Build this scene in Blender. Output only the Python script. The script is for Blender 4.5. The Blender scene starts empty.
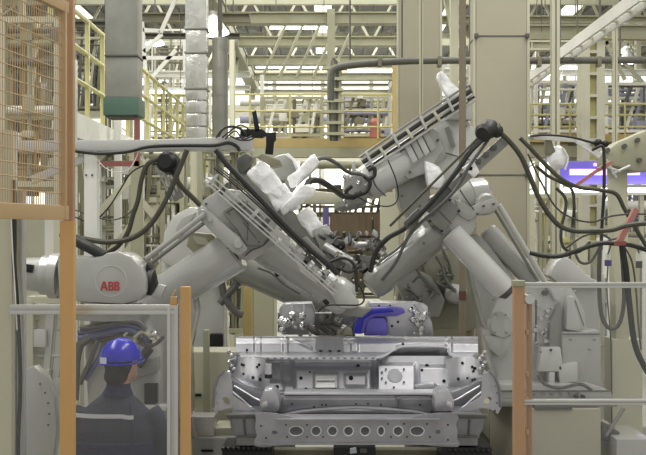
import bpy, bmesh, math, random
from mathutils import Vector, Matrix
from mathutils.noise import noise
random.seed(7)
C = bpy.context.scene.collection
F = 1000.0; CX = 323.0; CY = 227.5; CAMZ = 2.45
# ---------------------------------------------------------------- camera
cam_d = bpy.data.cameras.new('camera'); cam = bpy.data.objects.new('camera', cam_d); C.objects.link(cam)
cam.location = (0, 0, CAMZ); cam.rotation_euler = (math.pi/2, 0, 0)
cam_d.sensor_width = 36; cam_d.lens = 36*F/646; cam_d.clip_end = 200; cam_d.clip_start = 0.05
bpy.context.scene.camera = cam
# ---------------------------------------------------------------- world + exposure
w = bpy.data.worlds.new('hall_light'); bpy.context.scene.world = w; w.use_nodes = True
bg = w.node_tree.nodes['Background']; bg.inputs[0].default_value = (1.0, 0.985, 0.93, 1); bg.inputs[1].default_value = 0.64
vs = bpy.context.scene.view_settings
vs.view_transform = 'Standard'; vs.look = 'None'; vs.gamma = 1; vs.use_curve_mapping = False; vs.exposure = 0.0
# ---------------------------------------------------------------- lights
def area(name, loc, sx, sy, power, rot=(0, 0, 0), col=(1, 0.985, 0.94)):
    l = bpy.data.lights.new(name, 'AREA'); l.shape = 'RECTANGLE'; l.size = sx; l.size_y = sy; l.energy = power; l.color = col
    o = bpy.data.objects.new(name, l); C.objects.link(o); o.location = loc; o.rotation_euler = rot
    return o
area('highlight_area_left', (-3.2, 6.5, 8.6), 1.2, 7, 330)  # area light added overhead to give specular highlights, no roof opening here
area('highlight_area_right', (3.2, 6.5, 8.6), 1.2, 7, 330)  # second added area light for highlights, likewise without a roof opening
area('skylight_cell_back', (0, 13.2, 9.3), 7, 1.6, 420)
area('skylight_hall', (0, 24, 9.2), 12, 16, 1350)
area('skylight_far_hall', (0, 36, 9.2), 14, 6, 1300)

# ---------------------------------------------------------------- materials
def lin(c): return tuple(((v/255)/12.92 if v/255 <= .04045 else ((v/255+.055)/1.055)**2.4) for v in c)
MATS = {}
def mat(name, rgb, rough=.5, metal=0, var=.06, scale=6, bump=0, bscale=40, emit=0, spec=.5):
    m = bpy.data.materials.new(name); m.use_nodes = True; nt = m.node_tree; n = nt.nodes; L = nt.links
    b = n['Principled BSDF']; c = lin(rgb)
    tc = n.new('ShaderNodeTexCoord')
    nz = n.new('ShaderNodeTexNoise'); nz.inputs['Scale'].default_value = scale; nz.inputs['Detail'].default_value = 5
    L.new(tc.outputs['Object'], nz.inputs['Vector'])
    r = n.new('ShaderNodeValToRGB'); r.color_ramp.elements[0].position = .3; r.color_ramp.elements[1].position = .7
    r.color_ramp.elements[0].color = tuple(x*(1-var) for x in c)+(1,); r.color_ramp.elements[1].color = tuple(min(1, x*(1+var)) for x in c)+(1,)
    L.new(nz.outputs['Fac'], r.inputs['Fac']); L.new(r.outputs['Color'], b.inputs['Base Color'])
    b.inputs['Roughness'].default_value = rough; b.inputs['Metallic'].default_value = metal
    b.inputs['Specular IOR Level'].default_value = spec
    if bump:
        n2 = n.new('ShaderNodeTexNoise'); n2.inputs['Scale'].default_value = bscale; n2.inputs['Detail'].default_value = 4
        L.new(tc.outputs['Object'], n2.inputs['Vector'])
        bp = n.new('ShaderNodeBump'); bp.inputs['Strength'].default_value = bump; bp.inputs['Distance'].default_value = .02
        L.new(n2.outputs['Fac'], bp.inputs['Height']); L.new(bp.outputs['Normal'], b.inputs['Normal'])
    if emit:
        L.new(r.outputs['Color'], b.inputs['Emission Color']); b.inputs['Emission Strength'].default_value = emit
    MATS[name] = m; return m
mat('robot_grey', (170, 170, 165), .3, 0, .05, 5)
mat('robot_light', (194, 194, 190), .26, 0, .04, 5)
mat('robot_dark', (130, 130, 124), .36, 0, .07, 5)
mat('dark_casting', (92, 92, 88), .5, .2, .15, 9)
mat('beige_paint', (170, 164, 144), .6, 0, .03, 2)
mat('plinth_paint', (170, 166, 148), .6, 0, .04, 2)
mat('cream_steel', (192, 190, 168), .5, 0, .05, 3)
mat('green_cream', (164, 163, 138), .5, 0, .06, 3)
mat('olive_steel', (126, 123, 103), .55, 0, .08, 3)
mat('dark_steel', (100, 99, 90), .55, 0, .1, 3)
mat('white_steel', (228, 228, 220), .45, 0, .04, 3)
mat('orange_post', (200, 158, 100), .45, 0, .05, 3)
mat('tan_mesh', (186, 158, 118), .5, 0, .05, 3)
mat('yellow_rail', (196, 190, 134), .5, 0, .07, 4)
mat('yellow_deck', (178, 158, 104), .55, 0, .1, 5)
mat('alu', (196, 196, 192), .35, .55, .05, 6)
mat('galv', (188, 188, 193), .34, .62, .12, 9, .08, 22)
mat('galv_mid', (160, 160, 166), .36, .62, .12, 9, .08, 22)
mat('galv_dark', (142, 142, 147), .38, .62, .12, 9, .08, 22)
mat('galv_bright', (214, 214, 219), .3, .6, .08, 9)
mat('chrome', (215, 215, 215), .16, 1, .1, 12, .5, 30)
mat('foil', (222, 222, 216), .22, .9, .1, 6, .5, 9)
mat('duct_zinc', (152, 152, 144), .42, .55, .12, 5, .1, 8)
mat('damper_green', (84, 112, 98), .5, 0, .08, 6)
mat('wrap_white', (250, 250, 250), .3, 0, .03, 10, .9, 14)
mat('rubber', (38, 38, 36), .5, 0, .2, 30)
mat('hose_grey', (88, 88, 84), .5, 0, .15, 30)
mat('hose_olive', (66, 65, 52), .5, 0, .15, 30)
mat('hose_blue', (88, 92, 128), .5, 0, .15, 20)
mat('black_iron', (30, 30, 32), .45, .3, .2, 20)
mat('shadow_hole', (30, 30, 30), .8)
mat('blue_plastic', (42, 44, 190), .22, 0, .06, 8)
mat('blue_glove', (112, 104, 200), .3, .2, .08, 8)
mat('helmet_blue', (22, 26, 172), .22, 0, .04, 5)
mat('sticker', (205, 210, 225), .5)
mat('jacket', (54, 56, 68), .85, 0, .1, 14, .4, 60)
mat('jacket_navy', (32, 38, 64), .85, 0, .1, 14, .4, 60)
mat('reflective', (196, 198, 202), .4, .2)
mat('trousers', (52, 56, 74), .85, 0, .1, 14)
mat('skin', (176, 138, 120), .55, 0, .06, 20)
mat('hair', (30, 27, 26), .7, 0, .3, 60)
mat('shoe', (36, 34, 32), .6)
mat('red_print', (172, 62, 62), .5)
mat('red_metal', (146, 88, 80), .5)
mat('pink_red', (176, 122, 114), .5)
mat('rust_band', (100, 66, 54), .7)
mat('brown_pole', (128, 118, 98), .5, 0, .06, 3)
mat('floor_paint', (150, 148, 138), .4, 0, .08, 1.2, .05, 20)
mat('wall_panel', (196, 194, 180), .6, 0, .05, 1)
mat('ceiling_deck', (112, 112, 106), .7, 0, .1, 1.5)
mat('window_glow', (250, 250, 240), .6, 0, .02, 1, emit=1.25)
mat('lamp_glow', (255, 254, 246), .5, 0, .01, 1, emit=6)
mat('sign_purple', (104, 92, 190), .5, 0, .05, 2, emit=.45)
mat('sign_pink', (238, 196, 236), .5, 0, .02, 2, emit=.9)
mat('green_led', (40, 190, 130), .4, 0, .02, 2, emit=.8)
mat('post_brown', (180, 142, 106), .5, 0, .05, 3)
mat('casting_olive', (132, 130, 112), .45, 0, .08, 4)
mat('brown_box', (140, 124, 104), .7, 0, .12, 5)
mat('violet_post', (92, 82, 132), .5)
mat('red_tank', (176, 112, 104), .5)
mat('blue_band', (152, 154, 176), .5)
for k_ in ('robot_grey', 'robot_light', 'robot_dark', 'casting_olive'):
    b_ = MATS[k_].node_tree.nodes['Principled BSDF']; b_.inputs['Coat Weight'].default_value = .8; b_.inputs['Coat Roughness'].default_value = .1
g = bpy.data.materials.new('guard_pane'); g.use_nodes = True; nt = g.node_tree
for nd in list(nt.nodes): nt.nodes.remove(nd)
out = nt.nodes.new('ShaderNodeOutputMaterial'); tr = nt.nodes.new('ShaderNodeBsdfTransparent'); df = nt.nodes.new('ShaderNodeBsdfPrincipled')
df.inputs['Base Color'].default_value = (.38, .38, .38, 1); df.inputs['Roughness'].default_value = .15
mx = nt.nodes.new('ShaderNodeMixShader'); mx.inputs[0].default_value = .16
nz = nt.nodes.new('ShaderNodeTexNoise'); nz.inputs['Scale'].default_value = 3
mr = nt.nodes.new('ShaderNodeMapRange'); mr.inputs[3].default_value = .07; mr.inputs[4].default_value = .13
nt.links.new(nz.outputs[0], mr.inputs[0]); nt.links.new(mr.outputs[0], mx.inputs[0])
nt.links.new(tr.outputs[0], mx.inputs[1]); nt.links.new(df.outputs[0], mx.inputs[2]); nt.links.new(mx.outputs[0], out.inputs[0])
MATS['guard_pane'] = g

# ---------------------------------------------------------------- helpers
def P(px, py, Y): return Vector(((px-CX)/F*Y, Y, CAMZ-(py-CY)/F*Y))
def catmull(pts, n=6):
    if len(pts) < 3: return pts
    q = [pts[0]*2-pts[1]]+pts+[pts[-1]*2-pts[-2]]; out = []
    for i in range(1, len(q)-2):
        a, b, c, d = q[i-1:i+3]
        for k in range(n):
            t = k/n
            out.append(.5*((2*b)+(c-a)*t+(2*a-5*b+4*c-d)*t*t+(3*b-a-3*c+d)*t**3))
    return out+[pts[-1]]
class MB:
    def __init__(s): s.b = bmesh.new()
    def merge(s, o):
        me = bpy.data.meshes.new('t'); o.to_mesh(me); o.free(); s.b.from_mesh(me); bpy.data.meshes.remove(me); return s
    def box(s, c, size, rot=None, bev=0):
        o = bmesh.new(); bmesh.ops.create_cube(o, size=1)
        for v in o.verts: v.co = Vector((v.co.x*size[0], v.co.y*size[1], v.co.z*size[2]))
        if bev: bmesh.ops.bevel(o, geom=o.edges[:], offset=min(bev, min(size)*.45), segments=2, affect='EDGES', profile=.7)
        M = Matrix.Translation(Vector(c))
        if rot is not None: M = M @ rot
        bmesh.ops.transform(o, matrix=M, verts=o.verts); return s.merge(o)
    def pbox(s, x0, x1, y0, y1, Y, d, bev=0):
        a = P(x0, y0, Y); b = P(x1, y1, Y)
        return s.box(((a.x+b.x)/2, Y+d/2, (a.z+b.z)/2), (abs(b.x-a.x), d, abs(a.z-b.z)), None, bev)
    def beam(s, p0, p1, wd, ht, bev=0):
        p0 = Vector(p0); p1 = Vector(p1); d = p1-p0; L = d.length
        if L < 1e-5: return s
        R = d.to_track_quat('X', 'Z').to_matrix().to_4x4()
        return s.box((p0+p1)/2, (L, wd, ht), R, bev)
    def lathe(s, p0, p1, prof, n=20):
        p0 = Vector(p0); p1 = Vector(p1); d = p1-p0
        R = d.to_track_quat('Z', 'Y').to_matrix(); L = d.length; rings = []; b = s.b
        for t, r in prof:
            rings.append([b.verts.new(p0+R @ Vector((r*math.cos(2*math.pi*k/n), r*math.sin(2*math.pi*k/n), t*L))) for k in range(n)])
        for a, c in zip(rings, rings[1:]):
            for k in range(n): b.faces.new((a[k], a[(k+1) % n], c[(k+1) % n], c[k]))
        b.faces.new(rings[0][::-1]); b.faces.new(rings[-1]); return s
    def cyl(s, p0, p1, r0, r1=None, n=14):
        return s.lathe(p0, p1, [(0, r0), (1, r0 if r1 is None else r1)], n)
    def tube(s, pts, r, n=8, smooth=True, closed=False):
        pts = [Vector(p) for p in pts]
        if smooth: pts = catmull(pts)
        rings = []; up = Vector((0.13, 0.4, 1)).normalized(); b = s.b
        for i, p in enumerate(pts):
            t = (pts[min(i+1, len(pts)-1)]-pts[max(i-1, 0)])
            if t.length < 1e-7: t = Vector((1, 0, 0))
            t.normalize(); u = up-t*up.dot(t)
            if u.length < .05: u = Vector((1, 0, 0))-t*t.x
            u.normalize(); up = u; v = t.cross(u)
            rings.append([b.verts.new(p+u*(r*math.cos(2*math.pi*k/n))+v*(r*math.sin(2*math.pi*k/n))) for k in range(n)])
        for a, c in zip(rings, rings[1:]):
            for k in range(n): b.faces.new((a[k], a[(k+1) % n], c[(k+1) % n], c[k]))
        b.faces.new(rings[0][::-1]); b.faces.new(rings[-1]); return s
    def prism(s, outl, Y, d, bev=0, holes=(), tilt=0):
        o = bmesh.new(); edges = []; loops = [outl]+list(holes)
        for lp in loops:
            vs_ = [o.verts.new(P(x, y, Y)) for x, y in lp]
            for i in range(len(vs_)): edges.append(o.edges.new((vs_[i], vs_[(i+1) % len(vs_)])))
        if holes:
            bmesh.ops.triangle_fill(o, use_beauty=True, use_dissolve=False, edges=edges, normal=(0, -1, 0))
        else:
            o.faces.new(o.verts[:])
        r = bmesh.ops.extrude_face_region(o, geom=o.faces[:])
        for v in [e for e in r['geom'] if isinstance(e, bmesh.types.BMVert)]: v.co.y += d
        bmesh.ops.recalc_face_normals(o, faces=o.faces[:])
        if bev and not holes:
            es = [e for e in o.edges if e.is_manifold and e.calc_face_angle(0) > .4]
            try: bmesh.ops.bevel(o, geom=es, offset=bev, segments=2, affect='EDGES', profile=.6, clamp_overlap=True)
            except Exception: pass
        return s.merge(o)
    def relief(s, x0, x1, y0, y1, res, f, mask=None, th=.012):
        nx = max(2, int((x1-x0)/res)); ny = max(2, int((y1-y0)/res)); o = bmesh.new(); G = {}
        for j in range(ny+1):
            for i in range(nx+1):
                x = x0+(x1-x0)*i/nx; y = y0+(y1-y0)*j/ny
                G[i, j] = o.verts.new(P(x, y, f(x, y)))
        for j in range(ny):
            for i in range(nx):
                x = x0+(x1-x0)*(i+.5)/nx; y = y0+(y1-y0)*(j+.5)/ny
                if mask is None or inside(x, y, mask): o.faces.new((G[i, j], G[i, j+1], G[i+1, j+1], G[i+1, j]))
        for v in [v for v in o.verts if not v.link_faces]: o.verts.remove(v)
        r = bmesh.ops.extrude_face_region(o, geom=o.faces[:])
        for v in [e for e in r['geom'] if isinstance(e, bmesh.types.BMVert)]: v.co.y += th
        bmesh.ops.recalc_face_normals(o, faces=o.faces[:])
        return s.merge(o)
    def ball(s, c, r, sc=(1, 1, 1), sub=2, rough=0):
        o = bmesh.new(); bmesh.ops.create_icosphere(o, subdivisions=sub, radius=r)
        for v in o.verts:
            k = 1+rough*noise(v.co*(4/r)*.4+Vector(c)) if rough else 1
            v.co = Vector((v.co.x*sc[0], v.co.y*sc[1], v.co.z*sc[2]))*k+Vector(c)
        return s.merge(o)
    def build(s, name, m, parent=None, smooth=True, ang=35):
        bmesh.ops.recalc_face_normals(s.b, faces=s.b.faces[:])
        me = bpy.data.meshes.new(name)
        if parent is not None: off = wloc(parent)
        else:
            xs = [v.co for v in s.b.verts]
            off = Vector(((min(v.x for v in xs)+max(v.x for v in xs))/2, (min(v.y for v in xs)+max(v.y for v in xs))/2, min(v.z for v in xs)))
        for v in s.b.verts: v.co -= off
        s.b.to_mesh(me); s.b.free()
        if smooth:
            me.shade_smooth(); me.set_sharp_from_angle(angle=math.radians(ang))
        me.materials.append(MATS[m]); o = bpy.data.objects.new(name, me); C.objects.link(o)
        if parent is not None: o.parent = parent
        else: o.location = off
        return o
def wloc(o):
    v = Vector((0, 0, 0))
    while o is not None: v += o.location; o = o.parent
    return v
def inside(x, y, poly):
    c = False; j = len(poly)-1
    for i in range(len(poly)):
        if (poly[i][1] > y) != (poly[j][1] > y) and x < (poly[j][0]-poly[i][0])*(y-poly[i][1])/(poly[j][1]-poly[i][1])+poly[i][0]: c = not c
        j = i
    return c
def tag(o, label, cat, group=None, kind=None):
    o['label'] = label; o['category'] = cat
    if group: o['group'] = group
    if kind: o['kind'] = kind
    return o
def thing(name, label, cat, loc, group=None):
    o = bpy.data.objects.new(name, None); o.empty_display_size = .1; C.objects.link(o); o.location = loc
    return tag(o, label, cat, group)
def struct(name, mb, m, **k):
    o = mb.build(name, m, **k); o['kind'] = 'structure'; return o
def circ(x, y, rx, ry=None, n=14):
    ry = ry or rx; return [(x+rx*math.cos(2*math.pi*k/n), y+ry*math.sin(2*math.pi*k/n)) for k in range(n)]
def ss(a, b, x):
    t = max(0, min(1, (x-a)/(b-a))); return t*t*(3-2*t)
def bump(x, y, x0, x1, y0, y1, e=2.0): return ss(x0-e, x0+e, x)*(1-ss(x1-e, x1+e, x))*ss(y0-e, y0+e, y)*(1-ss(y1-e, y1+e, y))
def hosething(name, pts, Y, r, m, label, cat='hose', group=None, n=8):
    q = [P(p[0], p[1], p[2] if len(p) > 2 else Y) for p in pts]
    return tag(MB().tube(q, r*.84, n).build(name, m), label, cat, group)

# ================================================================= SETTING
struct('floor', MB().box((0, 20, -.05), (30, 46, .1)), 'floor_paint')
struct('wall_back', MB().box((0, 42.1, 5), (30, .2, 10.2)), 'wall_panel')
struct('wall_left', MB().box((-15.1, 26, 5), (.2, 32, 10.2)), 'wall_panel')
struct('wall_right', MB().box((15.1, 26, 5), (.2, 32, 10.2)), 'wall_panel')
c = MB().box((0, 26.5, 9.65), (30.4, 31, .1))
for i in range(60): c.box((-14.8+i*.5, 26.5, 9.56), (.12, 31, .08))
struct('ceiling', c, 'ceiling_deck')
for i, (z0, z1) in enumerate([(3.0, 5.2), (5.9, 7.0), (7.6, 8.8)]):
    wd = MB()
    for k in range(14):
        wd.box((-13.2+k*2.03, 41.96, (z0+z1)/2), (1.85, .05, z1-z0))
    struct('window_%d' % (i+1), wd, 'window_glow')
for i in range(7):
    struct('window_%d' % (i+4), MB().box((-12+i*4, 26.5, 9.50), (.55, 28, .03)), 'window_glow')

# ================================================================= BACKGROUND STEELWORK
def bm_beam_thing(name, p0, p1, wd, ht, m, label, cat='beam', group=None):
    p0 = Vector(p0); p1 = Vector(p1); mb = MB(); d = (p1-p0)
    horizontal = abs(d.z) < .3*d.length
    t = .018
    if horizontal:      # I-section
        mb.beam(p0+Vector((0, 0, ht/2)), p1+Vector((0, 0, ht/2)), wd, t*1.4)
        mb.beam(p0-Vector((0, 0, ht/2)), p1-Vector((0, 0, ht/2)), wd, t*1.4); mb.beam(p0, p1, t, ht)
        n = max(2, int(d.length/1.4))
        for i in range(n+1):
            q = p0+d*(i/n); mb.box(q, (wd*.9 if abs(d.x) < abs(d.y) else t, wd*.9 if abs(d.x) > abs(d.y) else t, ht))
    else:
        mb.beam(p0, p1, wd, ht, .006)
    root = thing(name, label, cat, (p0+p1)/2, group); mb.build('beam', m, root)
    for f in (.12, .88):
        q = p0.lerp(p1, f); MB().cyl(q, Vector((q.x, q.y, 9.56)), .012, n=6).build('hanger_rod', 'dark_steel', root)
    return root

# overhead steel gantry over the line
ords = ['nearest', 'second', 'third', 'fourth', 'farthest']
gant = thing('overhead_gantry', 'pale green-grey overhead steel gantry spanning above the robots in the middle of the hall', 'gantry', (0, 24, 3.9))
for i, (Y, yt, yb) in enumerate([(20.5, 14, 24), (23.2, 38, 46), (25.9, 57, 65), (29, 74, 80)]):
    mb = MB(); a = P(236, (yt+yb)/2, Y); b = P(424-i*3, (yt+yb)/2, Y); h = (yb-yt)/F*Y
    b.x = 2.05; a.x = -1.95
    mb.beam(a, b, .22, h); mb.beam(a+Vector((0, -.02, h/2)), b+Vector((0, -.02, h/2)), .3, .03); mb.beam(a-Vector((0, .02, h/2)), b-Vector((0, .02, h/2)), .3, .03)
    for k in range(5):
        q = a.lerp(b, (k+.5)/5); mb.box(q+Vector((0, -.13, 0)), (.02, .06, h))
    mb.build('crossbeam', 'green_cream', gant)
for s in (-1, 1):
    mb = MB(); x = -2.1 if s < 0 else 2.15
    mb.beam((x, 15, 6.75), (x, 31, 6.75), .24, .3); mb.beam((x, 15, 6.9), (x, 31, 6.9), .3, .03); mb.beam((x, 15, 6.6), (x, 31, 6.6), .3, .03)
    mb.build('girder', 'green_cream', gant)
for x, Y in [(-2.1, 16.4), (-2.1, 23.2), (-2.1, 30), (2.15, 16.4), (2.15, 23.2), (2.15, 30)]:
    mb = MB(); mb.box((x, Y, 3.3), (.13, .13, 6.6)); mb.box((x, Y, .02), (.36, .36, .04)); mb.build('post', 'cream_steel', gant)
for x in (-2.1, 2.15):
    for Y in (16.4, 23.2):
        MB().beam((x, Y+.05, 5.6), (x, Y+1.3, 6.6), .08, .08).build('knee_brace', 'green_cream', gant)
MB().beam((0.16, 20.2, 6.85), (0.16, 20.2, 3.95), .16, .16).build('hanger', 'green_cream', gant)

# roof trusses
tl = ['first', 'second', 'third', 'fourth', 'fifth']
for i, Y in enumerate([14.5, 19, 24.5, 30, 36]):
    t = thing('roof_truss', '%s roof truss from the front, cream steel lattice under the roof deck' % tl[i], 'truss', (0, Y, 8.2))
    z0, z1 = 8.0, 9.35
    mb = MB(); mb.beam((-14.9, Y, z0), (14.9, Y, z0), .16, .18); mb.build('bottom_chord', 'cream_steel', t)
    mb = MB(); mb.beam((-14.9, Y, z1), (14.9, Y, z1), .16, .18); mb.build('top_chord', 'cream_steel', t)
    mb = MB()
    for k in range(-10, 10):
        xa = k*1.45; mb.beam((xa, Y, z0), (xa+.72, Y, z1), .07, .07); mb.beam((xa+.72, Y, z1), (xa+1.45, Y, z0), .07, .07)
    mb.build('web', 'cream_steel', t)
# second layer: hall columns with crossbeams
for i, (x, Y) in enumerate([(-5.6, 15), (-7.5, 24), (-6.6, 33), (7.9, 26), (7.0, 34)]):
    t = thing('hall_column', ['cream lattice column beyond the left mezzanine', 'cream lattice column standing far left in the hall', 'cream lattice column at the far left end of the hall',
        'cream lattice column far right behind the yellow rails', 'cream lattice column at the far right end of the hall'][i], 'column', (x, Y, 0))
    for s in (-1, 1): MB().box((x+s*.28, Y, 4.65), (.12, .2, 9.3)).build('chord', 'cream_steel', t)
    mb = MB()
    for k in range(11): mb.beam((x-.28, Y, .3+k*.8), (x+.28, Y, .7+k*.8), .05, .05); mb.beam((x+.28, Y, .7+k*.8), (x-.28, Y, 1.1+k*.8), .05, .05)
    mb.build('lacing', 'cream_steel', t)
# longitudinal diagonal white tray girder on the right (640,0 -> 530,80)
t = thing('cable_ladder', 'long white cable ladder running away overhead on the right towards the yellow-green column', 'cable ladder', (3.6, 20, 5.1))
a = P(648, -6, 9.4); b = Vector((a.x+.05, 21, a.z))
for s in (-1, 1): MB().beam(a+Vector((s*.07, 0, 0)), b+Vector((s*.07, 0, 0)), .03, .13).build('side_rail', 'white_steel', t)
for k in range(24):
    q = a.lerp(b, (k+.5)/24); MB().box(q, (.13, .05, .03)).build('rung', 'cream_steel', t)
for k in (2, 7, 12): MB().cyl(a.lerp(b, k/14), a.lerp(b, k/14)+Vector((0, 0, 9.55-a.z)), .012).build('hanger_rod', 'dark_steel', t)

# beige columns
def big_column(name, x0, x1, Y, label, m='beige_paint', ztop=9.55, straps=(), depth=None, edge=True):
    X0 = (x0-CX)/F*Y; X1 = (x1-CX)/F*Y; d = depth or (X1-X0)*.8
    t = thing(name, label, 'column', ((X0+X1)/2, Y+d/2, 0))
    MB().box(((X0+X1)/2, Y+d/2, ztop/2), (X1-X0, d, ztop), None, .02).build('shaft', m, t)
    MB().box(((X0+X1)/2, Y+d/2, .1), (X1-X0+.08, d+.08, .2), None, .02).build('plinth', 'olive_steel', t)
    for py in straps:
        z = P(0, py, Y).z
        mb = MB(); mb.box(((X0+X1)/2, Y+d/2, z), (X1-X0+.012, d+.012, .012)); 
        for xx in (X0, X1): mb.box((xx, Y-.01, z), (.04, .05, .045), None, .008)
        mb.build('strap', 'dark_casting', t)
    if edge:
        MB().box((X1+.015, Y+.03, ztop/2), (.03, .05, ztop), None, .004).build('corner_guard', 'cream_steel', t)
        MB().box((X0-.012, Y+.03, ztop/2), (.02, .05, ztop), None, .004).build('corner_guard', 'cream_steel', t)
    return t
big_column('clad_column', 476, 527, 10.0, 'wide beige clad column with two thin dark straps behind the right robots', straps=(36, 175), ztop=9.6)
big_column('clad_column', 399, 440, 13.2, 'beige clad column behind the middle, partly hidden by the upper right robot', edge=True, ztop=8.0)
big_column('clad_column', 253, 274, 10.5, 'cream column low between the left robot arms behind the vehicle body', 'green_cream', ztop=3.0, edge=True)
tag(MB().pbox(243, 252, 262, 520, 9.3, .09, .01).build('yellow_post', 'yellow_deck'), 'yellow-ochre steel post seen between the left robots just left of the vehicle body', 'post')
tag(MB().pbox(381, 398, 192, 560, 12.0, .22, .01).build('cream_cabinet', 'cream_steel'), 'tall narrow cream cabinet below the upper right robot wrist', 'cabinet')

# thin brown pole, light posts right
t = thing('pole', 'slender grey-brown vertical pole with a rust-coloured band, between the two right robots', 'pole', ((462-CX)/F*8.3, 8.3, 0))
x = (462.5-CX)/F*8.3
MB().cyl((x, 8.3, 0), (x, 8.3, 6.4), .029, n=16).build('shaft', 'brown_pole', t)
MB().cyl((x, 8.3, P(0, 300, 8.3).z), (x, 8.3, P(0, 291, 8.3).z), .031, n=16).build('band', 'rust_band', t)
MB().cyl((x, 8.3, 0), (x, 8.3, .02), .09, n=16).build('base_plate', 'dark_steel', t)
MB().beam((x, 8.3, 6.4), (x, 8.3, 6.46), .1, .1).build('cap', 'brown_pole', t)
for (px0, px1, Y, yt, lab) in [(551, 559, 9.6, -20, 'pale grey grooved profile post just right of the wide beige column'),
                              (612.5, 617, 11.5, 18, 'thin white vertical pipe rising near the right edge in front of the yellow rails'),
                              (419.5, 423, 11.2, -10, 'thin pale vertical rod in front of the middle beige column')]:
    t = thing('upright_post', lab, 'post', ((px0+px1)/2/F*Y-CX/F*Y, Y, 0))
    a = P(px0, yt, Y); b = P(px1, yt, Y); wd = b.x-a.x; xm = (a.x+b.x)/2
    zb = 0
    mb = MB(); mb.box((xm-wd*.3, Y, (a.z+zb)/2), (wd*.4, wd, a.z-zb)); mb.box((xm+wd*.3, Y, (a.z+zb)/2), (wd*.4, wd, a.z-zb)); mb.box((xm, Y+.01, (a.z+zb)/2), (wd*.3, wd*.6, a.z-zb)); mb.build('profile', 'cream_steel', t)
    MB().box((xm, Y, .015), (wd*2, wd*2, .03)).build('foot', 'alu', t)

# yellow-green column pair right
t = thing('steel_column', 'yellow-green twin-flange steel column behind the yellow railing on the right', 'column', ((593-CX)/F*15, 15, 0))
for px in (586, 601): MB().pbox(px-4, px+4, 36, 400, 15, .3).build('flange', 'cream_steel', t)
MB().pbox(590, 597, 36, 400, 15.1, .06).build('web_plate', 'yellow_rail', t)
MB().pbox(580, 607, 32, 38, 14.95, .4).build('cap_plate', 'yellow_rail', t)
for k in range(9): MB().pbox(590, 597, 50+k*22, 53+k*22, 15.0, .1).build('batten', 'cream_steel', t)
# long horizontal girders right/left at the top
for n_, (x0, x1, y0, y1, Y, m, lab) in enumerate([
    (430, 700, 17, 23, 17.2, 'green_cream', 'narrow pale girder crossing near the top right corner'),
    (520, 700, 26, 39, 16.4, 'green_cream', 'deep pale green girder crossing the upper right above the dark duct'),
    (470, 592, 42, 50, 15.3, 'cream_steel', 'cream girder resting on the yellow-green column'),
    (425, 700, 70, 75, 24, 'white_steel', 'white far girder right below the dark duct'),
    (430, 700, 84, 89, 27, 'white_steel', 'white far girder right, lower of the bright pair'),
    (430, 700, 96, 99, 30, 'white_steel', 'thin white far girder just above the right yellow railing'),
    (110, 250, 14, 22, 18, 'olive_steel', 'olive-grey girder crossing between the two left ducts near the top'),
    (120, 240, 34, 38, 20, 'dark_steel', 'thin dark girder crossing between the left ducts'),
    (120, 250, 72, 77, 26, 'white_steel', 'white far girder between the left ducts'),
    (80, 250, 86, 90, 28, 'white_steel', 'lower white far girder between the left ducts'),
    (70, 110, 22, 27, 17.5, 'dark_steel', 'dark girder in the top left beside the orange post'),
    (245, 420, 90, 93, 31, 'cream_steel', 'long cream far girder above the middle railing'),
    (245, 420, 84, 86, 35, 'olive_steel', 'thin olive far girder at the back of the hall'),
    ]):
    a = P(x0, (y0+y1)/2, Y); b = P(x1, (y0+y1)/2, Y)
    bm_beam_thing('steel_girder', a, b, .16, (y1-y0)/F*Y, m, lab, 'girder')
# dark duct crossing (325..700, y 57-64), with elbow going down
t = thing('cable_duct', 'dark grey round duct crossing the picture high up and bending down at its left end', 'duct', (0.1, 13, 3.9))
Y = 12.6
MB().tube([P(331, 100, Y), P(331, 80, Y), P(333, 70, Y), P(345, 66, Y), P(380, 62.5, Y), P(430, 60.5, Y), P(540, 60.5, Y), P(700, 60, Y)], .045, 12).build('pipe', 'dark_steel', t)
for px in (350, 402, 470, 560, 620): MB().cyl(P(px, 60, Y), P(px, 60, Y)+Vector((0, 0, 9.5-P(px, 60, Y).z)), .012).build('hanger_rod', 'dark_steel', t)
for px in (380, 440, 540, 600): MB().pbox(px-2, px+2, 56, 66, Y-.07, .14, .01).build('bracket', 'olive_steel', t)
# vertical cable bundle
t = thing('cable_bundle', 'dark vertical bundle of cables and pipes hanging in the middle above the mezzanine', 'cables', P(336, 140, 15.5))
for k in range(5):
    x = 331+k*2.1; MB().tube([P(334, 58, 15.5), P(x+.5, 66, 15.5), P(x-1+k*.4, 100, 15.45), P(x, 141, 15.5)], .02+.006*(k % 3), 6).build('cable', ['dark_steel', 'olive_steel', 'hose_grey', 'dark_casting', 'green_cream'][k], t)
mb = MB()
for k in range(7): mb.pbox(322+2*(k % 2), 345-(k % 3), 66+k*11, 69+k*11, 15.4, .12)
mb.build('clamps', 'green_cream', t)

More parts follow.
